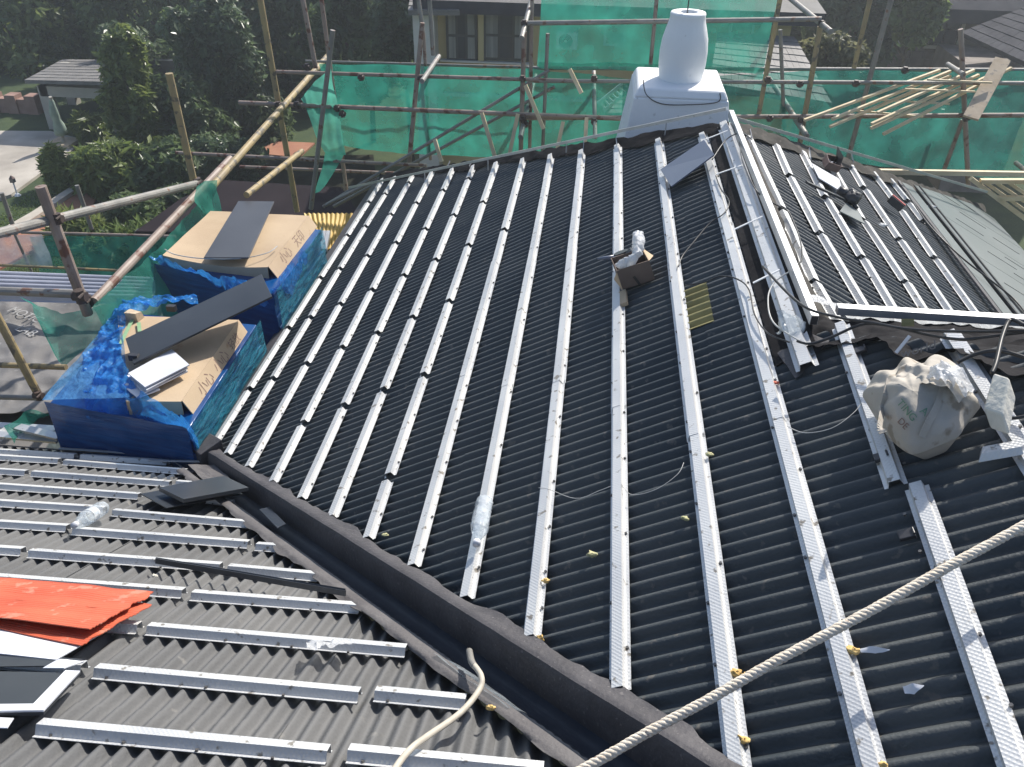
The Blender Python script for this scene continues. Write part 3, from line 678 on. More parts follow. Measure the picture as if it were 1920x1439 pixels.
# ================================================================= NETS
def net(name, A, B, nu, nv, label, mat='net', amp=.02, fr=3, dirv=(0, 1, 0), k=0, **kw):
    return ruled(A, B, nu, nv, amp, fr, dirv, k).build('safety_net', mat, smooth=True, label=label, cat='netting')
YN = 4.62
net('n', [PY(x, y, YN) for x, y in [(596, 120), (800, 125), (1000, 128), (1190, 150)]], [PY(x, y, YN) for x, y in [(640, 272), (760, 290), (860, 296), (1170, 300)]], 90, 26,
    'green safety net stretched low behind the left half of the ridge', amp=.035, fr=2.5)
net('n', [PY(x, y, YN - .3) for x, y in [(611, 284), (630, 286), (649, 287)]], [PY(x, y, YN - .3) for x, y in [(589, 364), (600, 360), (609, 350)]], 14, 30,
    'narrow end of green net hanging loose beside the tall yellow pole', 'net_p', amp=.03, fr=5)
net('n', [PY(x, y, YN - .28) for x, y in [(560, 188), (590, 152), (622, 128)]], [PY(x, y, YN - .3) for x, y in [(611, 288), (630, 290), (649, 291)]], 20, 40,
    'pale green flap of net drooping from the diagonal yellow pole', 'net_p', amp=.03, fr=5, k=4)
net('n', [PY(x, y, YN + .1) for x, y in [(1012, -30), (1240, -30), (1466, -30)]], [PY(x, y, YN + .1) for x, y in [(1008, 124), (1230, 128), (1428, 136)]], 60, 24,
    'green net panel hung high behind the white chimney pot', 'net', .035, 3)
net('n', [PY(x, y, YN - .05) for x, y in [(1008, 118), (1230, 120), (1432, 128)]], [PY(x, y, YN - .05) for x, y in [(1008, 130), (1230, 134), (1430, 140)]], 90, 5,
    'bunched lower hem of the high net above the chimney base', 'net', .03, 8)
net('n', [PY(x, y, YN) for x, y in [(1170, 152), (1500, 134), (1700, 134), (1990, 136)]], [PY(x, y, YN - .1) for x, y in [(1160, 300), (1500, 300), (1700, 316), (1990, 350)]], 110, 30,
    'long thin green net behind the right roof slope and the timber rack', 'net2', .04, 2.5, k=3)
A = [PX(x, y, -1.63) for x, y in [(404, 342), (372, 378), (320, 440), (250, 505), (172, 574)]]
B = [V(p.x + .02 + .10 * i / 4, p.y - .02, p.z - .26 - .02 * i) for i, p in enumerate(A)]
net('n', A, B, 60, 16, 'green net bunched over the sloping pole and falling beside the far pallet', 'net', .02, 6, (1, 0, 0))
A = [PX(x, y, -1.60) for x, y in [(372, 350), (388, 340), (406, 338)]]; B = [PX(x, y, -1.58) for x, y in [(366, 380), (386, 402), (402, 396)]]
net('n', A, B, 16, 12, 'small green knot of net tied at the end of the pole', 'net', .02, 9, (1, 0, 0))
A = [PY(x, y, 2.5) for x, y in [(35, 558), (70, 578), (120, 584), (175, 576), (235, 560)]]; B = [PY(x, y, 2.35) for x, y in [(80, 610), (110, 655), (130, 684), (150, 665), (240, 590)]]
net('n', A, B, 40, 20, 'triangle of thin green net sagging over the lower grey membrane', 'net2', .03, 5, (0, 1, 0))
net('n', [PY(x, y, 3.58) for x, y in [(62, 440), (180, 442), (330, 446)]], [PY(x, y, 3.4) for x, y in [(76, 520), (180, 530), (290, 545)]], 40, 16, 'green net strip above the ribbed white sheet at the left', 'net2', .03, 4)
net('n', [PY(x, y, 3.5) for x, y in [(-60, 452), (30, 441), (80, 438)]], [PY(x, y, 3.4) for x, y in [(-60, 500), (20, 500), (100, 505)]], 20, 12, 'faded corner of net at the far left below the handrail', 'film_clear', .02, 4)
A = [PZ(x, y, -1.75) for x, y in [(10, 800), (45, 778), (80, 772), (92, 775)]]; B = [PZ(x, y, -1.78) for x, y in [(22, 828), (50, 800), (84, 790), (96, 792)]]
net('n', A, B, 30, 12, 'twisted green scrap of net in front of the dark blue pallet', 'net', .03, 12, (0, 0, 1))

# ================================================================= TIMBER RACKS, BOARD
tr = empty('timber_rack', PY(1700, 180, 4.3), 'rack of pale timber laths lying across the scaffold poles at the right', 'timber rack')
for p, q in [((1508, 226), (1762, 132)), ((1560, 224), (1782, 134)), ((1556, 238), (1782, 143)), ((1645, 212), (1826, 132)), ((1634, 233), (1835, 141)), ((1633, 241), (1850, 145)), ((1656, 252), (1896, 128))]:
    A, B = PY(*p, 4.20), PY(*q, 4.50); MB().bar(A, B, rp(6, A) * 1.8, rp(6, A) * 1.6).build('lath', 'timber', tr)
for p, q in [((1598, 202), (1732, 214)), ((1648, 182), (1782, 190)), ((1698, 162), (1830, 167)), ((1740, 144), (1862, 150))]:
    A = PY(*p, 4.35); B = PY(*q, 4.35); d = V(0, 0, .014); MB().bar(A - d, B - d, .009, .008).build('cross_lath', 'timber', tr)
A, B = PY(1820, 222, 4.2), PY(1880, 112, 4.5)
MB().bar(A, B, .072, .012, (0, -.3, 1)).build('plank', 'board', label='worn wooden plank propped on the poles beside the timber rack', cat='plank', bevel=.001)
tr2 = empty('timber_rack', PY(1880, 380, 4.2), 'second timber rack beyond the grey panels at the right edge', 'timber rack')
for p, q in [((1820, 335), (1935, 420)), ((1838, 340), (1990, 340)), ((1868, 372), (1990, 372))]:
    A, B = PY(*p, 4.1), PY(*q, 4.1); MB().bar(A, B, .026, .02).build('lath', 'timber', tr2)
for p, q in [((1850, 335), (1930, 392)), ((1868, 334), (1945, 385)), ((1892, 334), (1960, 380))]:
    A, B = PY(*p, 4.12), PY(*q, 4.12); MB().bar(A - V(0, 0, .02), B - V(0, 0, .02), .018, .014).build('cross_lath', 'timber', tr2)
MB().bar(PY(1640, 322, 3.9), PY(1990, 328, 3.95), .02, .022).build('timber_beam', 'timber', label='long squared timber beam lying beyond the right hip', cat='beam')

# ================================================================= LEFT TERRACE
ZT = -1.86
flat('terrace', [(-150, 560), (330, 560), (640, 520), (660, 460), (560, 900), (-200, 900)], ZT - .03, 'membr', .1, kind='structure')
tm = ruled([PZ(x, y, ZT) for x, y in [(-120, 560), (60, 560), (260, 565)]], [PZ(x, y, ZT + .02) for x, y in [(-150, 790), (0, 780), (120, 775)]], 60, 40, .012, 6, (0, 0, 1), 3, True).build('roofing_membrane', 'membr', smooth=True, label='grey printed membrane spread on the lower roof at the left', cat='membrane')
Xt = PZ(105, 628, ZT) - PZ(30, 598, ZT); Xt.z = 0; Yt = V(-Xt.y, Xt.x, 0)
text_mesh('MOTIC', 'lettering', 'ink_w', PZ(48, 592, ZT + .02), Xt, Yt, .065, tm, h=.004)
text_mesh('LAB', 'lettering', 'ink_w', PZ(50, 622, ZT + .02), Xt, Yt, .065, tm, h=.004)
# ribbed white sheet
rb = MB()
def fn(u, v):
    p = PZ(-60, 512, ZT + .18).lerp(PZ(300, 527, ZT + .18), u).lerp(PZ(-60, 558, ZT + .12).lerp(PZ(290, 566, ZT + .12), u), v)
    return p + V(0, 0, .016 * (1 if math.sin(v * 2 * math.pi * 6) > 0 else -1))
rb.grid(fn, 10, 60).build('ribbed_sheet', 'polyc', label='ribbed white translucent sheet below the green net at the left', cat='roof sheet', solid=.002)
ds = [(0, 795, 106, 805), (0, 810, 110, 826), (30, 800, 112, 820)]
for i, (a_, b_, c_, d_) in enumerate(ds):
    MB().bar(PZ(a_ - 60 * (i < 2), b_, ZT + .05 + .02 * i), PZ(c_, d_, ZT + .05 + .02 * i), .03, .008).build('metal_strip', 'alu', label=['pale strip lying nearest the blue pallet foot at far left', 'lower pale strip beside the left eave', 'short crossed strip under the net scrap'][i], cat='metal strip')
ruled([PZ(x, y, ZT + .05) for x, y in [(-40, 815), (50, 808)]], [PZ(x, y, ZT + .05) for x, y in [(-40, 835), (60, 830)]], 20, 8, .02, 14, (0, 0, 1), 1, True).build('plastic_film', 'film_white', smooth=True, label='crumpled clear plastic beside the left eave', cat='plastic film')
# yellow corrugated awning between pallet and main eave
ya = empty('corrugated_awning', PZ(620, 420, -1.78), 'ochre corrugated sheet awning between the far pallet and the main eave', 'awning')
def yfn(u, v):
    p = PZ(570, 402, -1.72).lerp(PZ(668, 402, -1.72), u).lerp(PZ(592, 468, -1.80).lerp(PZ(640, 470, -1.80), u), v)
    return p + V(0, 0, .0035 * math.cos(u * 2 * math.pi * 11) + .003 * math.cos(v * 2 * math.pi * 5))
MB().grid(yfn, 90, 8).build('sheet', 'roofyel', ya, smooth=True, solid=.002)
def yfn2(u, v):
    p = PZ(588, 470, -1.82).lerp(PZ(638, 471, -1.82), u).lerp(PZ(590, 485, -1.84).lerp(PZ(632, 486, -1.84), u), v)
    return p + V(0, 0, .011 * math.cos(u * 2 * math.pi * 7))
MB().grid(yfn2, 70, 3).build('lower_sheet', 'sheet', ya, smooth=True, solid=.002)
st = MB()
for i in range(4): st.bar(PZ(588 + i * 7, 470, -1.70), PZ(592 + i * 8, 436, -1.68), .018, .02)
st.build('metal_profiles', 'alu', label='bundle of four grey metal profiles beside the far pallet', cat='metal profiles')

# ================================================================= PALLETS
def pallet(tops, lid, z, zl, label, wrapin, wrapout, flap_txt, lidth=.07, k=0, sag=0):
    root = empty('wrapped_pallet', (tops[0] + tops[2]) / 2 * 1 if False else V((tops[0].x + tops[2].x) / 2, (tops[0].y + tops[2].y) / 2, ZT), label, 'pallet')
    # layers of boards inside the wrap, slightly uneven
    nl = 9; m = MB()
    for i in range(nl):
        z0 = lerp(ZT, z - .012, i / nl); z1 = lerp(ZT, z - .012, (i + 1) / nl) - .004
        j = [V(ru(-.006, .006), ru(-.006, .006), 0) for _ in range(4)]
        m.hexa([V(p.x, p.y, z0) + j[n] for n, p in enumerate(tops)], [V(p.x, p.y, z1) + j[n] for n, p in enumerate(tops)])
    m.build('board_stack', 'wrap', root, bevel=.003)
    # tight film on near and right faces
    nr, rt = (tops[0], tops[1]), (tops[1], tops[2])
    for (a, b), mt, off in ((nr, 'wrap', V(0, -.008, 0)), (rt, 'film_teal', V(.014, 0, 0))):
        def fn(u, v):
            p = a.lerp(b, u) + off; p = V(p.x, p.y, lerp(ZT, z + .002, v)); q = nz(V(u * 3, p.z * 9, k), 1.6) * .006 + nz(V(u * 9, p.z * 5, k + 3), 1.5) * .003
            return p + off.normalized() * q
        MB().grid(fn, 40, 40).build('stretch_film', mt, root, smooth=True)
    if k == 1:
        tf = ruled([tops[0] + V(-.01, 0, .004), tops[3] + V(-.01, .03, .004)], [lid[0] + V(.01, .0, .012), lid[3] + V(.01, 0, .012)], 50, 24, .006, 10, (0, 0, 1), 9)
        tf.build('stretch_film', 'film_sky', root, smooth=True)
    # cardboard lid, a tray turned upside down
    c = sum(lid, V(0, 0, 0)) / 4
    def lf(u, v):
        p = lid[0].lerp(lid[1], u).lerp(lid[3].lerp(lid[2], u), v)
        return p + V(0, 0, -sag * math.sin(math.pi * u) * (1 - v) + .004 * nz(p, 5, k))
    MB().grid(lf, 20, 14).build('lid', 'card', root, solid=.004)
    for (i, j, n) in ((0, 1, V(0, -1, 0)), (1, 2, V(1, 0, 0)), (3, 0, V(-1, 0, 0))):
        def ff(u, v):
            p = lf(u, 0) if i == 0 else (lf(1, u) if i == 1 else lf(0, 1 - u))
            out = n * (.030 * v if i == 1 else .006 * v)
            return p + out - V(0, 0, lidth * v * (1 if i != 1 else .8))
        fo = MB().grid(ff, 16, 3).build('lid_flap', 'card', root, solid=.003)
    tape = MB().slab([lf(.0, .5), lf(1, .5), lf(1, .53), lf(0, .53)], (0, 0, 1), -.001)
    a, b = lf(1, .25), lf(1, .75); X = (b - a).normalized(); nn = V(.8, 0, .035 * 3); Yv = V(-.030, 0, lidth * .8).normalized()
    for s, tx, sz in flap_txt:
        P = lf(1, s) + V(.015, 0, -lidth * .4)
        text_mesh(tx, 'lettering', 'ink_m', P, X, Yv, sz, root, h=.0035)
    wf = ruled(wrapin, wrapout, 230, 34, .016, 13, (.1, -.3, 1), k + 2, True)
    for v in wf.v: v += Vector((nz(v, 45, 1), nz(v, 45, 2), nz(v, 45, 3))) * .003 + Vector((0, 0, 1)) * .007 * (1 - 3 * abs(nz(v, 16, 4)))
    wf.build('loose_film', 'film_blue', root, smooth=True)
    return root
z1 = -1.47
P1 = [PZ(85, 752, z1), PZ(352, 800, z1), PZ(482, 600, z1), PZ(232, 580, z1)]
lid1 = [PZ(238, 752, z1 + .03), PZ(340, 752, z1 + .03), PZ(446, 600, z1 + .03), PZ(222, 592, z1 + .03)]
wi = [PZ(x, y, z1 + .045) for x, y in [(372, 568), (300, 572), (240, 588), (224, 640), (236, 690), (258, 735), (292, 758), (330, 778), (352, 790), (362, 800)]]
wo = [PZ(x, y, z1 + .0) for x, y in [(372, 562), (290, 562), (222, 572), (196, 610), (160, 680), (158, 745)]] + [PY(x, y, P1[0].y - .025) for x, y in [(160, 790), (215, 822), (290, 832), (345, 838), (385, 868)]]
pallet(P1, lid1, z1, z1, 'blue film wrapped pallet nearest the gutter with a torn cardboard lid', wi, wo, [(.28, '小心', .05), (.55, '小心', .05), (.8, '轻放', .04)], .075, 1)
z2 = -1.43
P2 = [PZ(283, 492, z2), PZ(512, 545, z2), PZ(600, 425, z2), PZ(392, 402, z2)]
lid2 = [PZ(306, 478, z2 + .03), PZ(502, 500, z2 + .03), PZ(578, 405, z2 + .03), PZ(396, 396, z2 + .03)]
wi = [PZ(x, y, z2 + .02) for x, y in [(300, 480), (330, 500), (380, 515), (440, 530), (505, 545), (520, 535), (560, 480)]]
wo = [PY(x, y, P2[0].y - .02) for x, y in [(280, 492), (330, 516), (380, 524)]] + [PY(430, 552, P2[1].y - .02), PY(495, 575, P2[1].y - .03), PX(545, 548, P2[1].x + .02), PX(590, 470, P2[1].x + .01)]
pallet(P2, lid2, z2, z2, 'blue film wrapped pallet farther back carrying one slate grey plate', wi, wo, [(.3, '小心', .05), (.62, '天印', .05)], .06, 5, sag=.02)

def plate(name, px, fn, th, mat, label, cat='plate', **kw):
    pts = [fn(*p) for p in px]; n = (pts[1] - pts[0]).cross(pts[2] - pts[0]).normalized()
    if n.z < 0: n = -n
    return MB().slab(pts, n, th).build(name, mat, label=label, cat=cat, bevel=.0008, **kw)
plate('metal_plate', [(382, 483), (466, 483), (514, 378), (447, 377)], lambda x, y: PZ(x, y, z2 + .05 + (.03 if y < 400 else 0)), .006, 'plate_s', 'slate grey plate lying on the cardboard of the far pallet', 'metal plate')
for i, p in enumerate([(384, 470), (419, 427), (447, 380)]):
    pass
A4 = [PZ(235, 635, z1 + .075), PZ(250, 682, z1 + .075), PZ(510, 556, z1 + .155), PZ(490, 514, z1 + .155)]
n = (A4[1] - A4[0]).cross(A4[2] - A4[0]).normalized(); n = n if n.z > 0 else -n
dp = MB().slab(A4, n, .007).build('charcoal_plank', 'plate_d', label='long charcoal panel lying diagonally across the near pallet', cat='metal panel', bevel=.001)
for p in [(322, 580), (366, 620), (252, 672)]:
    c = PZ(*p, z1 + .07); MB().box((c.x - .015, c.y - .008, c.z - .006), (c.x + .015, c.y + .008, c.z + .014)).build('clip', 'black', dp)
ps = empty('plate_stack', PZ(295, 700, z1 + .04), 'small stack of pale silver plates on the near cardboard lid', 'metal plates')
for i, px in enumerate([[(240, 700), (272, 726), (355, 684), (322, 655)], [(242, 702), (275, 732), (352, 690), (322, 660)], [(238, 704), (270, 737), (352, 696), (325, 668)], [(228, 722), (258, 746), (300, 730), (262, 700)]]):
    pts = [PZ(x, y, z1 + .072 - .009 * i) for x, y in px]; MB().slab(pts, (0, 0, 1), .004).build('plate', 'plate_w', ps)
c = PZ(250, 588, z1 + .05)
MB().hexa([c + V(-.02, -.02, -.02), c + V(.025, -.025, -.02), c + V(.03, .01, -.02), c + V(-.015, .02, -.02)], [c + V(-.02, -.02, .012), c + V(.022, -.025, .014), c + V(.03, .0, .008), c + V(-.015, .01, .012)]).build('wood_block', 'board', label='small offcut block at the far corner of the near lid', cat='block')
for p, q in [((248, 600), (226, 645)), ((260, 605), (262, 622))]:
    MB().bar(PZ(*p, z1 + .04), PZ(*q, z1 + .04), .012, .001).build('green_tape', 'greytape', label='green tape strip on the cardboard beside the charcoal panel' + (', longer one' if p[0] == 248 else ', shorter one'), cat='tape')
pth = smooth_path([PZ(x, y, z2 + .045) for x, y in [(309, 468), (330, 478), (380, 485), (450, 485), (500, 475), (520, 462)]], 6)
MB().tube(pth, .002, 5).build('string', 'cable_w', label='thin string lying over the far cardboard lid', cat='string')

# ================================================================= THINGS ON THE LEFT SLOPE
def sheet_patch(name, c, hs, mat, label, rib=0, amp=.003, k=0, cat='metal sheet', nu=60, nv=40, th=.0015, ew=0, **kw):
    if rib: nv = 140
    q = [onL(x, y, h) for (x, y), h in zip(c, hs)]
    def fn(u, v):
        if ew: v2 = v + ew * nz(V(u * 4, 0, k), 1.7) * (v > .5) ; u2 = u + ew * nz(V(0, v * 4, k), 1.7) * (u > .5)
        else: v2, u2 = v, u
        p = q[0].lerp(q[1], u2).lerp(q[3].lerp(q[2], u2), v2)
        h = amp * nz(p, 6, k)
        if rib: h += .0006 * math.cos(v * rib * 2 * math.pi) * (1 if (v * rib) % 7 < 4 else .25) + .004 * nz(p, 3, k + 4)
        return p + NL * h
    return MB().grid(fn, nu, nv).build(name, mat, smooth=True, solid=th, label=label, cat=cat, **kw)
sheet_patch('orange_sheet', [(-90, 1158), (150, 1206), (282, 1133), (-60, 1100)], [.012, .014, .022, .014], 'orange', 'lower orange metal sheet showing under the upper one at the left edge', 22, .004, 2, ew=.03)
sheet_patch('orange_sheet', [(-90, 1150), (168, 1180), (290, 1110), (-60, 1078)], [.024, .026, .030, .024], 'orange', 'upper orange metal sheet with fine ribs at the left edge', 22, .006, 3, ew=.03)
sheet_patch('white_sheet', [(-80, 1215), (105, 1238), (212, 1176), (-60, 1165)], [.010, .006, .008, .010], 'plate_w', 'pale underside sheet under the orange sheets', 0, .003, 4)
sheet_patch('dark_sheet', [(-80, 1250), (85, 1250), (160, 1238), (-60, 1222)], [.006, .004, .004, .006], 'plate_d', 'dark narrow sheet between the orange stack and the framed panel', 0, .003, 6)
sheet_patch('curled_foil', [(80, 1258), (120, 1258), (158, 1242), (110, 1240)], [.006, .012, .006, .014], 'plate_w', 'curled shiny foil scrap above the framed panel', 0, .01, 7, cat='foil')
fp = empty('framed_panel', onL(60, 1300, .0), 'dark panel with a white edge frame at the lower left', 'panel')
Q = [onL(-80, 1338, .010), onL(82, 1336, .008), onL(150, 1262, .010), onL(-60, 1258, .012)]
MB().slab(Q, NL, .004).build('panel', 'plate_d', fp)
cc = sum(Q, V(0, 0, 0)) / 4
for i, wd in ((1, .012), (0, .010)):
    a_, b_ = Q[i], Q[(i + 1) % 4]; ins = (cc - (a_ + b_) / 2); ins = (ins - (b_ - a_).normalized() * ins.dot((b_ - a_).normalized())).normalized()
    MB().slab([a_ + NL * .003, b_ + NL * .003, b_ + ins * wd * 1.6 + NL * .003, a_ + ins * wd * 1.6 + NL * .003], NL, .0025).build('frame', 'plate_w', fp)
sheet_patch('pale_scrap', [(-60, 1362), (14, 1364), (26, 1346), (-60, 1342)], [.006] * 4, 'plate_w', 'pale scrap corner under the framed panel', 0, .001, 8, cat='scrap')
# dark boards by the gutter
plate('dark_board', [(264, 926), (312, 952), (455, 926), (400, 900)], lambda x, y: onL(x, y, .008), .003, 'plate_d', 'thin dark board underneath the other one beside the gutter end', 'board')
plate('dark_board', [(298, 914), (344, 936), (466, 914), (420, 892)], lambda x, y: onL(x, y, .030), .010, 'plate_d', 'thick dark board on top beside the gutter end', 'board')
plate('slim_dark_piece', [(486, 955), (520, 990), (536, 982), (505, 950)], lambda x, y: onL(x, y, .005), .003, 'gutter', 'slim dark offcut lying in the top of the gutter', 'offcut')
m = MB(); A, B = onL(292, 1052, .004), onL(648, 1113, .010)
m.slab([A, B, B + (onL(640, 1104, .018) - onL(640, 1113, .010)), A + (onL(300, 1046, .010) - onL(300, 1053, .004))], NL, .001); m.bar(A, B, .003, .010, NL)
m.build('dark_trim', 'plate_d', label='long thin dark trim lying across the left slope battens', cat='trim')
def bottle(name, A, B, r, up, label, lab=False):
    A, B = Vector(A), Vector(B); ax = (B - A); L = ax.length; ax.normalize(); x = ax.orthogonal().normalized(); y = ax.cross(x)
    root = empty(name, (A + B) / 2 - Vector(up) * r, label, 'bottle')
    prof = [(0, .55), (.02, .9), (.06, 1), (.12, .93), (.16, 1), (.22, .93), (.27, 1), (.33, .94), (.38, 1), (.50, 1), (.56, .9), (.60, 1), (.68, .95), (.78, .7), (.86, .42), (.9, .34), (.93, .34)]
    vs = []; fs = []; n = 18
    for (u, rr) in prof:
        for j in range(n):
            t = 2 * math.pi * j / n; dd = r * rr * (1 + .12 * nz(V(u * 5, math.cos(t), math.sin(t)), 2.2, 3)); vs.append(A + ax * (u * L) + x * math.cos(t) * dd + y * math.sin(t) * dd)
    for i in range(len(prof) - 1):
        for j in range(n): q = (j + 1) % n; fs.append((i * n + j, i * n + q, (i + 1) * n + q, (i + 1) * n + j))
    MB().add(vs, fs).build('body', 'pet', root, smooth=True)
    MB().tube([A + ax * L * .92, A + ax * L], r * .42, 12).build('bottle_cap', 'plate_w', root, smooth=True)
    if lab:
        MB().tube([A + ax * L * .36, A + ax * L * .56], r * 1.01, 18, cap=False).build('label_band', 'film_white', root, smooth=True)
    return root
bottle('plastic_bottle', onM(909, 938, .018), onM(893, 1022, .018), .0165, NM, 'crushed clear bottle lying on a batten of the large slope')
bottle('plastic_bottle', onL(194, 952, .014), onL(138, 986, .012), .0165, NL, 'clear bottle with a pale label band lying on the left slope', True)
ruled([onL(x, y, .004) for x, y in [(574, 1208), (600, 1202), (630, 1206), (660, 1204)]], [onL(x, y, .008) for x, y in [(576, 1222), (610, 1214), (640, 1216), (658, 1215)]], 30, 6, .005, 40, NL, 4, True).build('plastic_scrap', 'film_white', smooth=True, label='white plastic scrap hanging from a batten on the left slope', cat='plastic scrap')
ruled([vpt(x, -.046, .008) for x in (-.155, -.10, -.03)], [vpt(x, -.016, -.016) for x in (-.140, -.09, -.025)], 30, 12, .003, 20, (0, 0, 1), 7).build('clear_film', 'film_clear', smooth=True, label='clear film sheet stuck on the gutter edge', cat='plastic film')
hp = smooth_path([onL(880, 1222, .03), onL(884, 1240, .03), onL(902, 1268, .03), onL(898, 1295, .02), onL(862, 1338, .012), onL(800, 1382, .012), onL(770, 1405, .012), onL(742, 1440, .012), onL(700, 1510, .012)], 10)
hs = empty('hose', hp[30], 'beige rubber hose curling over the gutter edge at the bottom', 'hose')
MB().tube(hp, .0042, 12).build('tube', 'hose', hs, smooth=True)
MB().tube(smooth_path([onL(880, 1221, .03), onL(884, 1240, .03), onL(890, 1250, .03)], 6), .0050, 12).build('hose_end', 'pole_g', hs, smooth=True)

# ================================================================= ROPE
RA, RB = onM(1040, 1470, .11), onM(1960, 964, .05)
RB = RA + (RB - RA) * 1.5; RA = RA - (RB - RA) * .15
rpw = empty('rope', (RA + RB) / 2, 'thick pale twisted rope crossing the lower right of the roof', 'rope')
d = (RB - RA); Ln = d.length; d.normalize(); x_ = d.orthogonal().normalized(); y_ = d.cross(x_)
for s in range(4):
    pts = []
    N = 2200
    for i in range(N + 1):
        u = i / N; t = u * Ln / .0165 * 2 * math.pi / 4 * 2.6 + s * math.pi / 2
        c = RA + d * (u * Ln) + x_ * .002 * nz(V(u * 9, 0, 0), 1)
        pts.append(c + x_ * math.cos(t) * .0026 + y_ * math.sin(t) * .0026)
    MB().tube(pts, .0033, 6).build('strand', 'rope', rpw, smooth=True)

# ================================================================= THINGS ON THE MAIN SLOPE
Q = [onM(1238, 318, .015), onM(1258, 350, .010), onM(1339, 290, .035), onM(1320, 262, .045)]
n = (Q[1] - Q[0]).cross(Q[2] - Q[0]).normalized(); n = n if n.z > 0 else -n
MB().slab(Q, n, .004).build('metal_plate', 'plate_b', label='blue grey rectangular plate leaning across battens below the apex', cat='metal plate', bevel=.0006)
# olive translucent repair sheet pieces
q0, q1 = onM(1287, 612, 0), onM(1283, 535, 0)
xo0, xo1 = onM(1283, 570, 0).x, onM(1328, 562, 0).x
corr(FM, q0.y, q1.y, xo0, xo1, None, 'sheet_y', main, lift=.0062, name='olive_patch')
# cardboard box with rubbish
bb = empty('cardboard_box', onM(1195, 540, .0), 'open brown cardboard box of odds and ends on the large slope', 'box')
c = onM(1192, 522, .0); ex = V(1, .22, T * .6).normalized(); ey = V(-.22, 1, 0).normalized(); ez = V(-.35, -.1, .93).normalized()
w_, d_, h_ = .040, .034, .056
def bp_(x, y, z): return c + ex * x + ey * y + ez * z
walls = [((-w_, -d_), (w_, -d_)), ((w_, -d_), (w_, d_)), ((w_, d_), (-w_, d_)), ((-w_, d_), (-w_, -d_))]
for i, (p, q) in enumerate(walls):
    a_, b_ = bp_(*p, 0), bp_(*q, 0); a2, b2 = bp_(*p, h_), bp_(*q, h_)
    nn = (b_ - a_).cross(a2 - a_).normalized(); MB().slab([a_, b_, b2, a2], nn, .002).build('side', 'card_d', bb)
MB().slab([bp_(-w_, -d_, .002), bp_(w_, -d_, .002), bp_(w_, d_, .002), bp_(-w_, d_, .002)], ez, .002).build('bottom', 'card_d', bb)
MB().slab([bp_(w_, -d_, h_), bp_(w_, d_, h_), bp_(w_ + .02, d_, h_ - .03)], ex, .0015).build('flap', 'card', bb)
MB().slab([bp_(-w_ - .002, -d_, h_ * .9), bp_(-w_ - .012, -d_ * .6, h_ * .5), bp_(-w_ - .002, -d_, 0)], -ex, .0015).build('flap', 'card', bb)
m = MB(); m.bar(bp_(.002, -d_ - .003, .0), bp_(-.006, -d_ - .003, .028), .006, .001, ey); m.build('tape', 'film_g', bb)
def lump(name, c, r, sc3, mat, amp, fr, parent=None, seed=0, n=(28, 18), basis=None, **kw):
    X, Y_, Z = basis or (V(1, 0, 0), V(0, 1, 0), V(0, 0, 1)); mb = MB()
    def fn(u, v):
        t = u * 2 * math.pi; p = math.pi * v
        dv = V(math.sin(p) * math.cos(t), math.sin(p) * math.sin(t), math.cos(p))
        k_ = 1 + amp * (nz(dv, fr, seed) + .5 * (1 - 2 * abs(nz(dv, fr * 2, seed + 1))) - .25)
        return c + X * (dv.x * r * sc3[0] * k_) + Y_ * (dv.y * r * sc3[1] * k_) + Z * (dv.z * r * sc3[2] * k_)
    mb.grid(fn, *n); return mb.build(name, mat, parent, smooth=True, **kw)
wb = MB()
bp2 = smooth_path([onM(1160, 502, .050), onM(1174, 492, .058), onM(1188, 484, .062), onM(1196, 470, .068), onM(1197, 453, .074), onM(1196, 440, .078), onM(1195, 434, .080)], 8)
def rr(t): return .0105 + .0032 * math.sin(t * 11 + .5) + (.004 if .25 < t < .5 else 0) - (.006 * max(0, t - .9) * 10) - (.005 * max(0, .12 - t) * 8)
wb.tube(bp2, rr, 14)
for v in wb.v: v += Vector((nz(v, 60, 1), nz(v, 60, 2), nz(v, 60, 3))) * .005 + Vector((nz(v, 110, 4), nz(v, 110, 5), nz(v, 110, 6))) * .004
wb.build('plastic_bag', 'film_white', smooth=True, label='white plastic bag standing up out of the cardboard box', cat='plastic bag')
gr = empty('angle_grinder', bp_(-.06, .0, h_), 'grey cutting tool with a round guard leaning on the batten by the box', 'tool')
c2 = onM(1166, 478, .030)
dsk = MB(); dsk.tube([c2 - ez * .004, c2 + ez * .004 + ey * .002], .024, 22); dsk.build('guard_disc', 'plate_w', gr)
dsk = MB(); dsk.tube([c2 + ez * .004 + ey * .002, c2 + ez * .007 + ey * .003], .019, 22); dsk.build('disc', 'plate_d', gr)
MB().tube([c2 - ex * .02, c2 - ex * .045 + ey * .012, c2 - ex * .06 + ey * .018], .006, 10, r2=.003).build('handle', 'plate_b', gr, smooth=True)
lump('dark_motor', onM(1188, 478, .028), .020, (1, 1, .8), 'plate_d', .2, 2, gr, 3)
MB().bar(onM(1168, 548, -.004), onM(1170, 572, -.006), .018, .010, NM).build('wood_block', 'card', label='small pale block sticking out under the cardboard box', cat='block')

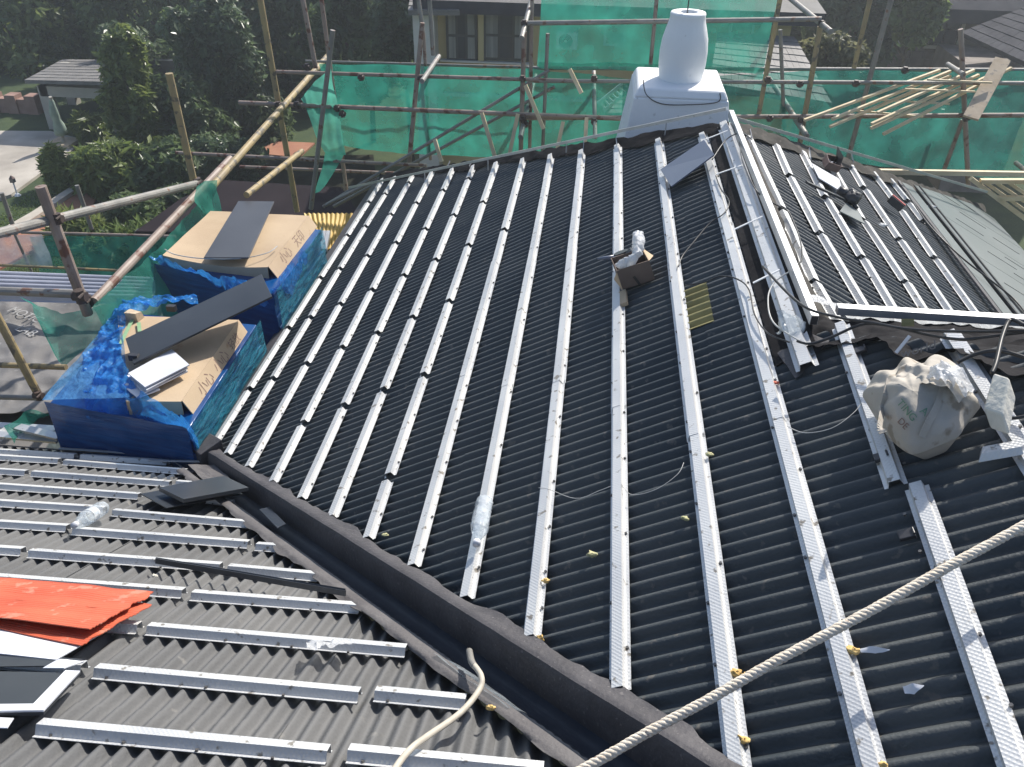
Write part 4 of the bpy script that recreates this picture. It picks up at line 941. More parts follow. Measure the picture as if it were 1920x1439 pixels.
# canvas bag
bc = onM(1722, 768, .040)
bagr = empty('canvas_bag', onM(1722, 800, 0), 'dirty beige canvas bag slumped between the two right battens', 'bag')
X = (onM(1815, 768, .04) - onM(1640, 768, .04)).normalized(); Z = (CU * .55 - CF * .83).normalized(); Z = (NM * .8 - CF * .3).normalized(); Yb = Z.cross(X).normalized()
poly = [(1618, 745), (1640, 720), (1672, 712), (1690, 694), (1706, 684), (1740, 692), (1766, 684), (1795, 694), (1812, 714), (1826, 742), (1838, 762), (1828, 775), (1812, 792), (1798, 818), (1760, 836), (1714, 852), (1690, 842), (1668, 822), (1652, 800), (1636, 775)]
P = smooth_path([onM(x, y, .028) for x, y in poly] + [onM(*poly[0], .028)], 4)[:-1]
cen = onM(1722, 765, .06)
def bagf(u, v):
    e = along(P + [P[0]], u)
    s = math.sin(v * math.pi / 2)
    if v <= 1:
        q = e.lerp(cen, 1 - math.cos(v * math.pi / 2))
        hgt = .050 * s
        q = q + NM * hgt * (.75) + NM * .014 * (nz(q, 16, 2)) * s
        qs = V(q.x * .5 + q.y * .3, q.y, q.z); f = (1 - abs(nz(qs, 9, 5)) * 2.4) + .35 * (1 - abs(nz(q, 30, 8)) * 2.4); fo_ = math.sin(u * 2 * math.pi * 8 + 5 * nz(q, 5, 9)) * math.sin(math.pi * min(1, v * 1.15)) * .0035; q += NM * fo_ + (NM * f * .005 - CF * f * .002) * min(1, v * 5) * (1 if v < .97 else 0)
    return q
m = MB(); m.grid(bagf, 140, 36)
m.grid(lambda u, v: (lambda e: e.lerp(cen - NM * .05, v * .5) - NM * .03 * v)(along(P + [P[0]], u)), 140, 6)
bag = m.build('body', 'canvas', bagr, smooth=True)
# folded rim and white liner at the top of the bag
ruled([onM(x, y, h) for x, y, h in [(1660, 716, .068), (1700, 712, .088), (1745, 722, .098), (1775, 724, .094), (1800, 760, .07)]],
      [onM(x, y, h) for x, y, h in [(1674, 706, .070), (1704, 684, .078), (1742, 690, .084), (1790, 692, .080), (1830, 738, .055)]], 60, 12, .006, 22, NM, 3, True).build('folded_rim', 'canvas', bagr, smooth=True, solid=.001)
ruled([onM(x, y, h) for x, y, h in [(1738, 712, .09), (1765, 718, .10), (1790, 728, .09), (1815, 748, .07)]],
      [onM(x, y, h) for x, y, h in [(1752, 690, .09), (1770, 682, .10), (1806, 696, .08), (1832, 738, .06)]], 50, 14, .010, 30, NM, 6, True).build('liner', 'film_white', bagr, smooth=True)
def on_bag(px, py, lift=.002):
    d = ray(px, py); best = None
    from mathutils.bvhtree import BVHTree
    global _bvh
    try: _bvh
    except NameError:
        _bvh = BVHTree.FromPolygons([v for v in m_bag.v], m_bag.f)
    h = _bvh.ray_cast(V(0, 0, 0), d.normalized())
    return (h[0] if h[0] is not None else onM(px, py, .09)) - d.normalized() * lift
m_bag = m
for pa, wd in [([(1668, 712), (1662, 740), (1655, 770), (1650, 800), (1656, 812)], .010), ([(1770, 722), (1758, 760), (1742, 790), (1728, 820)], .010)]:
    pts = smooth_path([on_bag(*q, .003) for q in pa], 6); s_ = MB()
    for a_, b_ in zip(pts, pts[1:]): s_.bar(a_, b_, wd, .0015, -CF)
    s_.build('strap', 'canvas', bagr)
def bagtext(tx, px, py, ang, size, mat):
    cu = bpy.data.curves.new('t', 'FONT'); cu.body = tx; cu.size = size; cu.align_x = 'CENTER'; cu.align_y = 'CENTER'
    to = bpy.data.objects.new('t', cu); sc.collection.objects.link(to); bpy.context.view_layer.update(); me = bpy.data.meshes.new_from_object(to); bpy.data.objects.remove(to)
    bm = bmesh.new(); bm.from_mesh(me); bmesh.ops.triangulate(bm, faces=bm.faces); bmesh.ops.subdivide_edges(bm, edges=bm.edges, cuts=1); 
    ca, sa = math.cos(ang), math.sin(ang)
    for v in bm.verts:
        x, y = v.co.x * ca - v.co.y * sa, v.co.x * sa + v.co.y * ca
        v.co = on_bag(px + x, py - y, .0022) * S - MW[bagr]
    bm.to_mesh(me); bm.free(); me.materials.clear(); me.materials.append(MT[mat])
    o = bpy.data.objects.new('lettering', me); sc.collection.objects.link(o); o.parent = bagr; MW[o] = MW[bagr]
bagtext('TING', 1700, 770, -.86, 20, 'ink_g'); bagtext('A', 1733, 772, -.7, 22, 'ink_g'); bagtext('DE', 1693, 795, -.8, 18, 'ink_m')
# foam block
fb = [onM(1843, 765, .05), onM(1880, 778, .05), onM(1893, 708, .07), onM(1862, 698, .07)]
m = MB(); dn = NM * .03 + V(0, .01, 0)
m.hexa([p - dn for p in fb], fb); o = m.build('foam_block', 'foam_w', label='dirty cream foam block resting on the far right batten', cat='foam block', bevel=.003)

# orange and foam crumbs
crumbs = [(1378, 1262, 9, 'foam', 'yellow foam lump beside the rope, biggest'), (1396, 1268, 7, 'foam', 'second yellow foam lump touching the biggest beside the rope'), (1600, 1221, 9, 'foam', 'yellow foam lump beside the white foil scrap'), (1394, 1388, 9, 'foam', 'yellow foam lump low beside the batten near the gutter'),
          (1655, 1435, 8, 'foam', 'yellow foam lump at the bottom edge of the photo'), (1012, 1197, 6, 'foam', 'yellow foam crumb at the foot of the batten by the gutter'), (1023, 1089, 5, 'foam', 'ochre crumb right of a long batten'),
          (1110, 1040, 8, 'leafbit', 'pale dry leaf scrap between two long battens'), (1284, 972, 6, 'leafbit', 'green scrap left of the twelfth long batten'), (1455, 718, 5, 'orange', 'orange scrap right of a batten below the ridge'), (722, 1003, 5, 'leafbit', 'small green leaf near the gutter'),
          (1330, 852, 6, 'leafbit', 'narrow green leaf right of a batten, middle of the slope')]
for i, (x, y, s_, mt, lb) in enumerate(crumbs):
    c = onM(x, y, -.006); r = rp(s_ * 2, c)
    lump('foam_crumb' if mt == 'foam' else 'scrap', c, r, (1.2, .8, .45 if mt != 'foam' else .8), mt, .9, 2.2, None, i, (12, 8), label=lb, cat='foam crumb' if mt == 'foam' else 'scrap')
c = onL(920, 1327, .008); lump('foam_crumb', c, rp(14, c), (1.2, .7, .5), 'foam', .8, 2, None, 31, (12, 8), label='ochre crumb on the grey gutter flange', cat='foam crumb')
c = onL(290, 1080, -.004); lump('foam_crumb', c, rp(9, c), (1.2, .7, .5), 'foam_w', .8, 2, None, 32, (12, 8), label='tiny pale chip on the left slope above the orange sheets', cat='chip')
for (p, q, w_, lb) in [((1612, 1216), (1668, 1217), .006, 'thin white foil sliver beside the yellow foam lump'), ((1692, 1288), (1732, 1286), .009, 'grey plastic sliver low between the two right battens')]:
    A, B = onM(*p, -.004), onM(*q, -.002)
    ruled([A, (A + B) / 2 + NM * .004, B], [A + V(0, -w_, 0), (A + B) / 2 + V(0, -w_, -.002), B + V(0, -.001, 0)], 14, 4, .003, 60, NM).build('foil_scrap', 'plate_w', smooth=True, label=lb, cat='foil scrap')
# black brackets beside the right battens
for (x, y, lb) in [(1700, 1003, 'black clip bracket left of the lower right batten'), (1652, 857, 'dark clip bracket beside the batten end below the bag'), (1612, 657, 'dark clip bracket by the batten top under the rail')]:
    c = onM(x, y, -.004); m = MB(); m.bar(c - V(.009, 0, T * .009), c + V(.009, 0, T * .009), .015, .006, NM); m.bar(c + V(.008, -.006, T * .008), c + V(.008, .006, T * .008), .003, .012, NM)
    m.build('clip_bracket', 'black', label=lb, cat='bracket', bevel=.001)

# cables on and around the ridge
def cable(pxs, fn, h, r, label, mat='cable', n=8):
    pts = smooth_path([fn(x, y, h if not isinstance(h, list) else h[i]) for i, (x, y) in enumerate(pxs)], n)
    MB().tube(pts, r, 6).build('cable', mat, smooth=True, label=label, cat='cable')
cable([(1495, 640), (1520, 645), (1560, 632), (1620, 608), (1680, 614), (1740, 628), (1800, 637), (1850, 632), (1960, 618)], onM, .05, .0026, 'black cable looping low below the end rail')
cable([(1430, 500), (1500, 570), (1570, 595), (1640, 606), (1700, 617), (1800, 622), (1960, 620)], onM, .058, .0026, 'black cable running just under the end rail')
cable([(1370, 232), (1385, 262), (1392, 300), (1420, 360), (1462, 388), (1480, 400), (1500, 450), (1502, 490), (1480, 498)], onR, .012, .0018, 'thin dark wire snaking down the slope right of the ridge tube')
cable([(1335, 300), (1362, 262), (1390, 250), (1410, 262)], onM, .03, .0018, 'short black wire arching over the ridge near the apex')
cable([(1342, 330), (1352, 355), (1367, 378), (1358, 400), (1330, 420), (1300, 455), (1280, 480), (1272, 500)], onM, .006, .0016, 'black wire trailing from the ridge down onto the large slope')
cable([(1285, 535), (1320, 530), (1352, 518), (1385, 525), (1405, 545), (1415, 590), (1440, 625), (1480, 642)], onM, .010, .0016, 'black wire crossing the batten left of the ridge strips')
cable([(1480, 510), (1452, 530), (1440, 560), (1450, 605), (1500, 640)], onM, .02, .0016, 'grey wire loop beside the wide ridge batten', 'cable_w')
cable([(1920, 610), (1895, 600), (1880, 630), (1868, 680), (1860, 700)], onM, .07, .0032, 'stiff dark cable rising at the right edge over the rail')
cable([(1795, 680), (1830, 664), (1870, 658), (1925, 672), (1990, 700)], onM, .045, .0030, 'black cable arching over the right batten top')
cable([(1880, 782), (1905, 784), (1960, 772)], onM, .022, .0026, 'black lead coming out under the foam block')
cable([(1476, 800), (1510, 812), (1560, 803), (1600, 775), (1618, 752)], onM, -.002, .0007, 'fine pale wire sagging toward the canvas bag', 'cable_w')
cable([(1010, 915), (1030, 918), (1080, 935), (1125, 920), (1145, 912)], onM, 0, .0006, 'fine pale wire between the tenth and eleventh long battens', 'cable_w')
cable([(1165, 908), (1185, 928), (1230, 918), (1270, 890), (1282, 868)], onM, 0, .0006, 'fine pale wire right of the straight middle batten', 'cable_w')
cable([(1700, 360), (1740, 420), (1800, 480), (1850, 520), (1900, 560), (1925, 590)], onR, .012, .0028, 'thick black cable lying along the dark strip by the grey panels')

# tools and plates on the slope beyond the ridge
plate('metal_plate', [(1522, 306), (1536, 334), (1572, 356), (1578, 352), (1574, 336)], lambda x, y: onR(x, y, .010), .003, 'plate_w', 'pale blue plate lying beside the open tray beyond the ridge', 'metal plate')
plate('metal_plate', [(1575, 396), (1588, 378), (1602, 382), (1622, 420)], lambda x, y: onR(x, y, .008), .003, 'panel_g', 'small grey wedge shaped plate below the black tool', 'metal plate')
m = MB(); m.bar(onR(1512, 342, .010), onR(1586, 376, .012), .010, .006, NR); m.build('straightedge', 'plate_d', label='long dark straightedge lying beside the black power tool', cat='straightedge')
tl = empty('power_tool', onR(1595, 365, .0), 'black cordless power tool lying on the slope beyond the ridge', 'power tool')
lump('motor_housing', onR(1597, 370, .026), .026, (1, 1, .85), 'black', .3, 2, tl, 6)
MB().tube([onR(1572, 356, .022), onR(1592, 366, .026)], .012, 12, r2=.014).build('head', 'black', tl, smooth=True)
MB().tube([onR(1600, 382, .016), onR(1607, 392, .010)], .006, 10).build('grip', 'black', tl, smooth=True)
ty = empty('open_tray', onR(1556, 312, 0), 'open dark brown tray full of fixings beyond the ridge', 'tray')
q = [onR(1543, 298, .012), onR(1548, 314, .012), onR(1572, 322, .012), onR(1566, 304, .012)]
MB().slab(q, NR, .006).build('bottom', 'brownred', ty)
for i in range(4):
    a_, b_ = q[i], q[(i + 1) % 4]; MB().bar(a_ + NR * .008, b_ + NR * .008, .002, .022, NR).build('side', 'brownred', ty)
MB().slab([q[3], q[2], q[2] + V(.01, .015, .045), q[3] + V(.0, .015, .05)], V(0, -1, .2), .002).build('lid', 'black', ty)
fx = MB()
for i in range(26):
    p = q[0].lerp(q[2], ru(.2, .8)) + (q[1] - q[3]) * ru(-.25, .25) + NR * ru(.002, .008); fx.tube([p, p + V(ru(-.006, .006), ru(-.006, .006), ru(0, .003))], .0012, 5)
fx.build('fixings', 'plate_w', ty, kind='stuff')
rt_ = empty('red_tool', onR(1680, 380, 0), 'red and black hand tool wedged by a batten near the dark strips', 'hand tool')
A, B = onR(1668, 372, .018), onR(1692, 392, .016)
MB().bar(A, B, .022, .026, NR).build('body', 'black', rt_, bevel=.003)
MB().bar(A + NR * .014, B + NR * .014, .014, .004, NR).build('red_cover', 'red', rt_, bevel=.001)
for (x, y, lb) in [(1655, 422, 'tiny white paper scrap between battens beyond the ridge'), (1745, 388, 'crumpled white plastic beside the dark edge strip')]:
    c = onR(x, y, -.002); lump('plastic_scrap', c, rp(12, c), (1.5, .8, .3), 'film_white', .9, 2.5, None, x, (16, 10), label=lb, cat='plastic scrap')
c = onM(1502, 612, .03)
ruled([onM(x, y, .035) for x, y in [(1462, 590), (1480, 585), (1500, 600)]], [onM(x, y, .01) for x, y in [(1455, 630), (1490, 628), (1512, 610)]], 24, 16, .010, 30, NM, 3, True).build('plastic_film', 'film_clear', smooth=True, label='clear crumpled film wrapped round the low end of the ridge batten', cat='plastic film')

# ================================================================= BACKGROUND BUILDINGS
def wallbox(name, p0, p1, y, depth, mat, parent, **kw):
    A, B = PY(*p0, y), PY(*p1, y)
    x0, x1 = sorted((A.x, B.x)); z0, z1 = sorted((A.z, B.z))
    return MB().box((x0, y, z0), (x1, y + depth, z1)).build(name, mat, parent, **kw)
YB = 7.6
hb = empty('villa', PY(1100, 200, YB), 'ochre villa with tall dark windows behind the green nets', 'house')
A = PY(818, 14, YB); B = PY(1490, 20, YB)
MB().box((A.x, YB, ZG), (B.x, YB + 3, A.z)).build('wall', 'wall_y', hb)
MB().box((A.x - .15, YB - .25, A.z), (B.x + .2, YB + 3.2, A.z + .10)).build('eave', 'tile_d', hb)
m = MB(); m.slab([V(A.x - .15, YB - .25, A.z + .10), V(B.x + .2, YB - .25, A.z + .10), V(B.x - .5, YB + 2, A.z + 1.0), V(A.x + .5, YB + 2, A.z + 1.0)], (0, -.4, .9), .04); m.build('roof', 'tile', hb)
def window(par, x0, y0, x1, y1, Yw, cols=2, rows=1, fm='dframe', curtain=True):
    A, B = PY(x0, y0, Yw), PY(x1, y1, Yw); xa, xb = A.x, B.x; za, zb = B.z, A.z
    fr_ = MB().box((xa, Yw - .03, za), (xb, Yw - .012, zb)).build('window', fm, par)
    t_ = .022; W_ = (xb - xa - t_ * (cols + 1)) / cols; H_ = (zb - za - t_ * (rows + 1)) / rows
    for i in range(cols):
        for j in range(rows):
            X0 = xa + t_ + i * (W_ + t_); Z0 = za + t_ + j * (H_ + t_)
            MB().box((X0, Yw - .036, Z0), (X0 + W_, Yw - .028, Z0 + H_)).build('pane', 'curtain' if (curtain and i % 2 == 0) else 'glass', fr_)
    return fr_
window(hb, 836, 16, 896, 114, YB, 3, 2); window(hb, 907, 16, 992, 114, YB, 3, 2)
window(hb, 1134, 42, 1172, 86, YB, 1, 1, 'trim', False); window(hb, 1370, 30, 1410, 75, YB, 1, 1, 'trim', False)
for x0, y0, x1, y1 in [(820, 180, 1160, 189), (825, 116, 1000, 120)]: wallbox('sill_band', (x0, y0), (x1, y1), YB - .06, .055, 'trim', hb)
wallbox('corner_pilaster', (896, 14), (907, 118), YB - .04, .035, 'wall_y', hb)
ac = empty('ac_unit', PY(1068, 92, YB - .15), 'pale air conditioner unit with round fan on the villa wall', 'air conditioner')
A, B = PY(1044, 58, YB - .15), PY(1082, 92, YB - .15)
MB().box((A.x, YB - .20, B.z), (B.x, YB - .001, A.z)).build('casing', 'ac', ac, bevel=.006)
cc = V((A.x * .55 + B.x * .45), YB - .205, (A.z + B.z) / 2); r0 = (A.z - B.z) * .38
for k_ in range(4): MB().tube([cc + V(r0 * (1 - k_ * .22) * math.cos(t * math.pi / 12), 0, r0 * (1 - k_ * .22) * math.sin(t * math.pi / 12)) for t in range(25)], .004, 5).build('fan_grille', 'dframe', ac)
# tiled roofs behind the nets and at the right
def tiled(parent, c, mat, rows, cols, th=.03, jit=.004, name='tile', n=None, kindy=True):
    c = [Vector(p) for p in c]; n = (c[1] - c[0]).cross(c[3] - c[0]).normalized(); n = n if n.z > 0 else -n
    MB().slab(c, n, th).build('roof', mat, parent)
    m_ = MB(); f_ = lambda u, v: c[0].lerp(c[1], u).lerp(c[3].lerp(c[2], u), v)
    for j in range(rows):
        for i in range(cols):
            u0, u1 = i / cols, (i + .96) / cols; v0, v1 = j / rows, (j + 1.0) / rows
            o = ru(0, jit)
            m_.hexa([f_(u0, v0) + n * .002, f_(u1, v0) + n * .002, f_(u1, v1) + n * .002, f_(u0, v1) + n * .002],
                    [f_(u0, v0) + n * (.010 + o * .5), f_(u1, v0) + n * (.010 + o * .5), f_(u1, v1) + n * (.004 + o * .5), f_(u0, v1) + n * (.004 + o * .5)])
    m_.build('roof_tiles', mat, parent, kind='stuff')
sr = empty('tiled_annex', PY(1400, 190, 6.6), 'low annex with a pale tiled roof seen through the net right of the chimney', 'building')
c_ = [PY(1330, 158, 6.3), PY(1560, 196, 6.0), PY(1490, 70, 7.4), PY(1345, 62, 7.4)]
tiled(sr, c_, 'tile', 9, 16)
MB().box((PY(1340, 160, 6.5).x, 6.5, ZG), (PY(1500, 160, 6.5).x, 7.5, PY(1400, 168, 6.5).z - .05)).build('wall', 'wall_y', sr)
c_ = [PY(1140, 215, 6.2), PY(1340, 215, 6.2), PY(1330, 150, 7.2), PY(1180, 150, 7.2)]; tiled(sr, c_, 'tile', 8, 16)
hl = empty('garden_house', PY(810, 12, 8.2), 'small grey tiled roof corner above the villa windows', 'building')
tiled(hl, [PY(765, 22, 7.3), PY(862, 22, 7.3), PY(858, -12, 8.0), PY(770, -12, 8.0)], 'tile', 4, 8)
MB().box((PY(772, 26, 7.4).x, 7.42, ZG), (PY(812, 26, 7.4).x, 8.2, PY(800, 26, 7.4).z)).build('wall', 'trim', hl)
YR = 10.5
hr_ = empty('stone_house', PY(1700, 130, YR), 'grey stone house with a dark roof at the upper right', 'house')
A = PY(1555, 20, YR); B = PY(1990, 20, YR)
MB().box((A.x, YR, ZG), (B.x, YR + 4, A.z)).build('wall', 'wall_s', hr_)
bl = MB(); z = ZG + .3; r_ = 0
while z < A.z - .03:
    x = A.x + (r_ % 2) * .1
    while x < B.x:
        w2 = ru(.14, .26); bl.box((x, YR - ru(.012, .03), z), (min(x + w2 - .012, B.x), YR + .01, z + .068)); x += w2
    z += .08; r_ += 1
bl.build('stone_blocks', 'wall_s', hr_, kind='stuff')
MB().box((A.x + .9, YR - .5, A.z), (B.x + .3, YR + 4, A.z + .14)).build('eave', 'tile_d', hr_)
MB().slab([V(A.x + .9, YR - .5, A.z + .14), V(B.x + .3, YR - .5, A.z + .14), V(B.x + .3, YR + 3, A.z + 1.8), V(A.x + 1.5, YR + 3, A.z + 1.8)], (0, -.4, .9), .05).build('roof', 'tile_d', hr_)
for q in [(1752, 22, 1790, 86), (1698, 30, 1718, 80)]:
    A_, B_ = PY(q[0], q[1], YR), PY(q[2], q[3], YR)
    MB().box((A_.x - .03, YR - .06, B_.z - .03), (B_.x + .03, YR - .035, A_.z + .03)).build('surround', 'trim', hr_)
    window(hr_, *q, YR - .03, 2, 2, 'dframe', False)
rr_ = empty('pavilion_roof', PY(1880, 110, 8.8), 'grey brown tiled hip roof at the right edge', 'building')
ap = PY(1985, -10, 10.2); e1_ = PY(1800, 62, 9.4); e2_ = PY(2010, 160, 8.2)
tiled(rr_, [e1_, e2_, ap + V(.6, 0, 0), ap], 'tile_d', 10, 18)
MB().box((e1_.x + .1, 9.0, ZG), (e2_.x, 10.2, e2_.z - .1)).build('wall', 'wall_s', rr_)
# ladder behind the net
ld = empty('ladder', PY(1150, 180, 5.6), 'short pale ladder seen through the green net left of the chimney base', 'ladder')
for p, q in [((1120, 195), (1170, 155)), ((1132, 208), (1184, 166))]: MB().bar(PY(*p, 5.6), PY(*q, 5.6), .02, .02, (0, 1, 0)).build('rail', 'plate_w', ld)
for i in range(7):
    u = (i + .5) / 7; a_ = PY(lerp(1120, 1170, u), lerp(195, 155, u), 5.6); b_ = PY(lerp(1132, 1184, u), lerp(208, 166, u), 5.6); MB().bar(a_, b_, .012, .012, (0, 1, 0)).build('rung', 'plate_w', ld)

# gazebo
gz = empty('gazebo', PZ(140, 250, ZG), 'open garden pavilion with a flat hipped tile roof beside the patio', 'pavilion')
gy = 9.45
e = [PY(46, 152, gy), PY(222, 156, gy), PY(240, 114, gy + 1.6), PY(118, 112, gy + 1.5)]
tiled(gz, e, 'tile', 8, 14)
MB().slab([e[0], e[1], e[1] + V(0, .2, -.06), e[0] + V(.06, .2, -.06)], (0, -1, 0), .02).build('fascia', 'post', gz)
zt_ = PY(100, 160, gy + .2).z
for px_, yy in [(84, gy + .2), (132, gy + 1.2), (208, gy + .2), (230, gy + 1.3)]:
    x = PY(px_, 165, yy).x; MB().box((x - .06, yy - .06, ZG), (x + .06, yy + .06, zt_)).build('post', 'post', gz)
xa, xb = PY(78, 165, gy + .2).x, PY(214, 165, gy + .2).x
MB().box((xa, gy + .14, zt_ - .12), (xb, gy + .26, zt_)).build('beam', 'post', gz)
MB().box((xa + .1, gy + 1.4, ZG), (xb + .3, gy + 1.5, ZG + .55)).build('low_wall', 'dframe', gz)
MB().box((xa + .6, gy + .5, ZG), (xb, gy + .9, ZG + .28)).build('bench', 'post', gz)
gw = empty('garden_wall', PZ(40, 215, ZG), 'long low garden wall with piers behind the patio', 'wall')
A, B = PZ(-80, 208, ZG), PZ(78, 208, ZG); MB().box((A.x, A.y, ZG), (B.x, A.y + .12, ZG + .18)).build('wall', 'brickw', gw)
for i in range(5): x = lerp(A.x, B.x, i / 4); MB().box((x - .07, A.y - .02, ZG), (x + .07, A.y + .14, ZG + .23)).build('pier', 'brickw', gw)
# folded parasol
pa = empty('garden_parasol', PZ(122, 276, ZG), 'folded sage green parasol standing on the patio by the pavilion', 'parasol')
p0 = PZ(122, 276, ZG); ptop = PY(94, 182, p0.y - .1)
MB().tube([p0, ptop], .018, 8).build('pole', 'post', pa)
def pr_(t): return [.07, .068, .06, .042, .05, .046, .036, .026, .01][min(8, int(t * 8.99))]
m = MB(); pts = [p0.lerp(ptop, .28 + .72 * i / 8) for i in range(9)]
m.tube(pts, pr_, 14)
for v in m.v: v += Vector((nz(v, 4, 1), nz(v, 4, 2), 0)) * .015
m.build('canopy', 'parasol', pa, smooth=True)
MB().box((p0.x - .14, p0.y - .14, ZG + .031), (p0.x + .14, p0.y + .14, ZG + .07)).build('foot', 'board', pa)
# lantern
LS = .6
ln = empty('garden_lantern', PZ(33, 367, ZG), 'small white post lantern on the lawn below the patio', 'lantern')
p0 = PZ(33, 367, ZG)
MB().tube([p0, p0 + V(0, 0, .14)], .008, 8).build('post', 'plate_w', ln)
MB().tube([p0, p0 + V(0, 0, .02)], .035, 10, r2=.02).build('foot', 'plate_w', ln)
MB().box((p0.x - .02, p0.y - .02, ZG + .14), (p0.x + .02, p0.y + .02, ZG + .18)).build('lamp_glass', 'glass', ln)
MB().tube([p0 + V(0, 0, .18), p0 + V(0, 0, .21)], .03, 8, r2=.006).build('lamp_cap', 'brownred', ln)
# dark canopy roof
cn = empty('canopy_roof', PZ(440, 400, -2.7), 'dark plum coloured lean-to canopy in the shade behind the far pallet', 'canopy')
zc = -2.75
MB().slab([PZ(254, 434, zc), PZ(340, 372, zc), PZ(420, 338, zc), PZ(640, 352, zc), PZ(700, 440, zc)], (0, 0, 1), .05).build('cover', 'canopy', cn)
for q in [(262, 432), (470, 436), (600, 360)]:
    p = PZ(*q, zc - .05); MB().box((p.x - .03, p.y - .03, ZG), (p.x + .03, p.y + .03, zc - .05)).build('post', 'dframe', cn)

# ================================================================= TREES
def foliage(name, blobs, n, size, mat, parent=None, asp=1.7, up=.3, kind=None, **kw):
    mb_v = []; mb_f = []
    tot = sum(b[1][0] * b[1][2] for b in blobs)
    for (c, r) in blobs:
        m_ = int(n * r[0] * r[2] / tot)
        for _ in range(m_):
            d = Vector((random.gauss(0, 1), random.gauss(0, 1), random.gauss(0, 1))).normalized()
            rr2 = (.55 + .58 * rnd()) * (1 + .30 * nz(d, 2.2, c.x))
            p = c + Vector((d.x * r[0], d.y * r[1], d.z * r[2])) * rr2
            if nz(p, 2.6 / max(.3, r[0]), 11) < -.02 and rnd() < .85: continue
            nn = (d * .6 + Vector((ru(-1, 1), ru(-1, 1), ru(-.2, 1.3)))).normalized(); t = nn.orthogonal().normalized()
            t = Matrix.Rotation(ru(0, 6.28), 3, nn) @ t; b = nn.cross(t); s_ = size * ru(.6, 1.3); L_ = s_ * asp
            k_ = len(mb_v)
            mb_v += [p - t * L_ * .5, p + b * s_ * .35 + t * L_ * .05, p + t * L_ * .5 - nn * s_ * .15, p - b * s_ * .35 + t * L_ * .05]
            mb_f.append((k_, k_ + 1, k_ + 2, k_ + 3))
    m2 = MB(); m2.v = mb_v; m2.f = mb_f
    return m2.build(name, mat, parent, kind=kind, **kw)
def tree(px, py, Y, rx, rz, mat, n, size, label, cat='tree', nb=9, asp=1.7):
    if cat == 'shrub' and py > 200: Y = PZ(px, py + rz * .85, ZG).y
    c = PY(px, py, Y); k_ = c.dot(CF) / F; RX, RZ = rx * k_, rz * k_ * 1.1
    base = V(c.x, c.y + .1, ZG)
    root = empty('tree' if cat == 'tree' else 'shrub', base, label, cat)
    blobs = [(c, (RX * .72, RX * .6, RZ * .72))]
    for i in range(nb):
        t = 2 * math.pi * i / nb + ru(-.3, .3); e_ = ru(-.8, .8)
        cc_ = c + V(math.cos(t) * RX * .68, ru(-.5, .3) * RX, math.sin(t) * RZ * .68)
        r_ = ru(.28, .48); blobs.append((cc_, (RX * r_, RX * r_, RZ * r_ * .9)))
    foliage('crown', blobs, int(n * 1.7), size * .82, mat, root, asp)
    tr_ = MB(); h = max(.2, c.z - ZG)
    tr_.tube([base, base + V(ru(-.05, .05), 0, h * .5), V(c.x, c.y, c.z)], .07 * max(.4, RX), 8, r2=.03 * max(.4, RX))
    tr_.build('trunk', 'bark', root)
    lb_ = MB()
    for i in range(5):
        t = 2 * math.pi * i / 5 + ru(-.3, .3); s_ = V(c.x, c.y, lerp(ZG, c.z, .55 + .08 * i)); lb_.tube([s_, s_ + V(math.cos(t) * RX * .6, math.sin(t) * RX * .4, RZ * .4)], .03 * max(.4, RX), 6, r2=.008)
    lb_.build('limbs', 'bark', root)
T_ = [
 (30, 70, 12.5, 120, 120, 'leaf_l', 9000, .10, 'yellowish feathery tree in the top left corner'),
 (150, 50, 13, 100, 120, 'leaf_m', 8000, .10, 'tall mid green tree rising behind the pavilion roof'),
 (40, 190, 13.5, 90, 60, 'leaf_m', 4000, .10, 'low leafy tree by the garden wall at far left'),
 (285, 40, 12.5, 110, 120, 'leaf_m', 9000, .10, 'broad green tree between the pavilion and the glossy tree'),
 (270, 150, 11, 80, 90, 'leaf_d', 6000, .09, 'dark tree in shade right behind the pavilion'),
 (405, 110, 9.6, 85, 105, 'leaf_g', 9000, .075, 'glossy leaved tree catching light in the left middle'),
 (440, 20, 12.5, 110, 90, 'leaf_m', 7000, .10, 'tall tree behind the glossy leaved one'),
 (245, 190, 8.6, 50, 110, 'leaf_l', 6500, .085, 'narrow pale green tree in front of the pavilion'),
 (335, 245, 8.8, 90, 85, 'leaf_d', 7500, .075, 'dark rounded tree above the yellow pole'),
 (560, 80, 11, 100, 140, 'leaf_d', 9000, .10, 'dark evergreen behind the tall yellow pole'),
 (470, 250, 9.8, 85, 90, 'leaf_d', 6000, .08, 'dark tree in deep shade left of the loose net'),
 (680, 70, 9.6, 90, 120, 'leaf_d', 9000, .08, 'dark tree left of the villa windows'),
 (755, 45, 8.8, 50, 75, 'leaf_g', 4500, .07, 'glossy tree touching the corner of the villa'),
 (600, 250, 11.5, 90, 70, 'leaf_d', 4500, .10, 'dark tree seen through the gap under the net'),
 (1610, 40, 10, 85, 95, 'leaf_g', 7000, .085, 'dark leafy tree in front of the stone house'),
 (1720, 15, 9.6, 45, 55, 'leaf_m', 3000, .085, 'small leafy tree before the stone house window'),
 (1500, 60, 11, 60, 80, 'leaf_d', 3500, .10, 'dark tree behind the right edge of the high net'),
]
for a in T_: tree(*a)
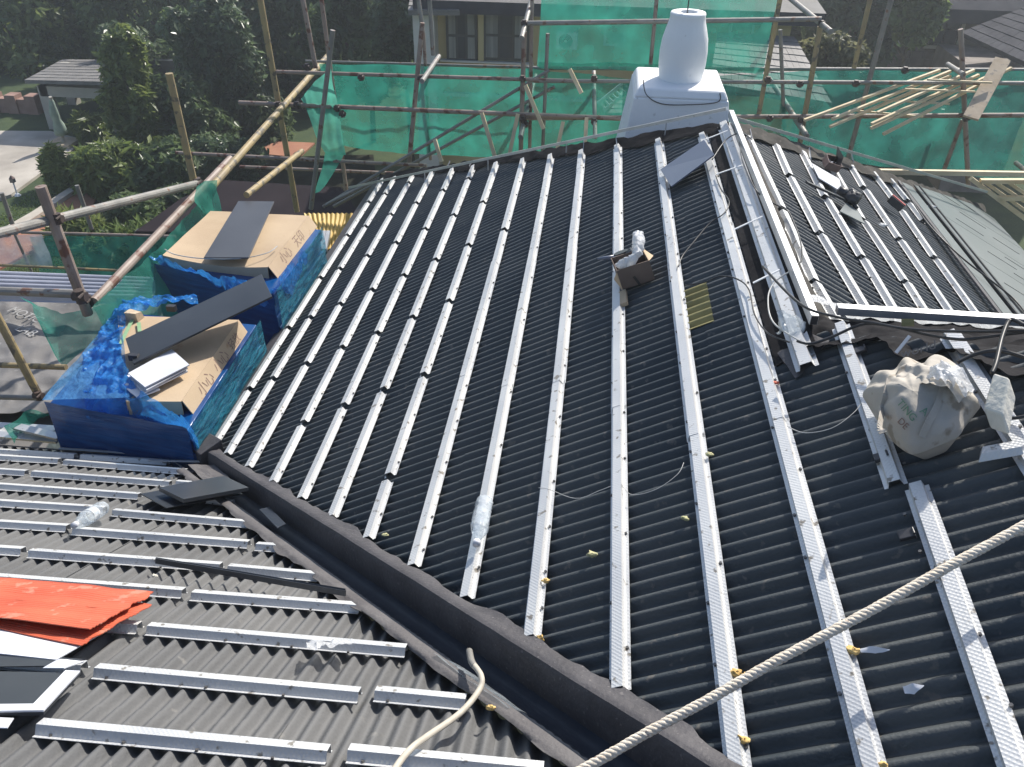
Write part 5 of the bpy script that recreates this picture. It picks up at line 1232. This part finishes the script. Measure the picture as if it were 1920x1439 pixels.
for a in [(205, 325, 8.0, 68, 48, 'leaf_f', 3800, .075, 'bright fern leaved shrub at the lawn edge', 'shrub', 9, 3.2),
          (168, 245, 8.8, 34, 28, 'leaf_l', 1200, .08, 'small pale shrub at the foot of the pavilion', 'shrub', 6, 3),
          (1550, 102, 7.6, 62, 40, 'leaf_p', 3800, .055, 'pale leaved shrub behind the yellow pole right of the chimney', 'shrub', 9, 1.5),
          (150, 430, 6.9, 50, 26, 'leaf_l', 1500, .08, 'long leaved plant beside the red path', 'shrub', 6, 4),
          (240, 480, 6.3, 80, 50, 'leaf_m', 3000, .08, 'drooping plant behind the low green net strip', 'shrub', 7, 4),
          (290, 310, 7.9, 60, 45, 'leaf_l', 3200, .075, 'fine leaved shrub right of the bright fern leaved one', 'shrub', 8, 2.4),
          (420, 300, 8.6, 75, 50, 'leaf_g', 4200, .06, 'glossy dark shrub behind the yellow upright pole', 'shrub', 9, 1.6),
          (262, 400, 7.3, 60, 34, 'leaf_d', 3600, .07, 'spreading shrub above the sloping grey pole', 'shrub', 8, 2.2),
          (355, 375, 7.8, 70, 30, 'leaf_d', 3000, .07, 'low dark shrub at the edge of the plum canopy', 'shrub', 8, 1.8),
          (110, 320, 7.7, 30, 40, 'leaf_l', 1400, .08, 'small ferny shrub at the patio corner', 'shrub', 6, 3),
          (330, 320, 8.0, 70, 50, 'leaf_d', 3000, .08, 'dark shrub at the foot of the bright fern leaved one', 'shrub', 7, 2)]:
    tree(*a)
fw = [(V(x, ru(15, 24), ZG + ru(.6, 2.2)), (ru(1.2, 2.2), 1.0, ru(1.2, 2.6))) for x in [-20 + i * 1.35 for i in range(30)]]
foliage('far_wood', fw, 26000, .16, 'leaf_m', None, 1.6, kind='stuff', label='dense green belt of trees far behind the gardens', cat='woodland')
def inpoly(q, P_):
    c_ = False
    for i in range(len(P_)):
        (x1, y1), (x2, y2) = P_[i], P_[i - 1]
        if (y1 > q[1]) != (y2 > q[1]) and q[0] < (x2 - x1) * (q[1] - y1) / (y2 - y1) + x1: c_ = not c_
    return c_
PATHP = [(0, 432), (60, 395), (150, 340), (195, 350), (160, 450), (60, 480), (-30, 530)]
gs = MB()
for i in range(9000):
    q = (ru(-20, 230), ru(280, 520)); p = PZ(*q, ZG)
    p = V(p.x, p.y, ZG); h = ru(.015, .035)
    if q[1] < 300 + (142 - q[0]) * .75 or inpoly(q, PATHP): continue
    t = ru(0, 6.28); d = V(math.cos(t), math.sin(t), 0) * .007
    gs.add([p - d, p + d, p + V(ru(-.02, .02), ru(-.02, .02), h)], [(0, 1, 2)])
gs.build('grass', 'leaf_m', kind='stuff', label='rough grass on the shaded lawn at the left', cat='grass')

# ---- groups of repeats
for o in sc.objects:
    c = o.get('category')
    g_ = {'netting': 'green safety nets hung on the scaffold', 'tree': 'trees around the gardens', 'shrub': 'garden shrubs', 'foam crumb': 'foam crumbs scattered on the roof',
          'cable': 'cables and wires lying on the roof', 'pallet': 'film wrapped pallets beside the eave', 'bottle': 'plastic bottles left on the roof', 'metal sheet': 'loose metal sheets stacked at the left',
          'timber rack': 'timber racks on the scaffold', 'metal plate': 'loose metal plates', 'bracket': 'clip brackets beside the battens', 'scaffold': 'pipe scaffolds round the roof'}.get(c)
    if g_ and not o.get('group'): o['group'] = g_
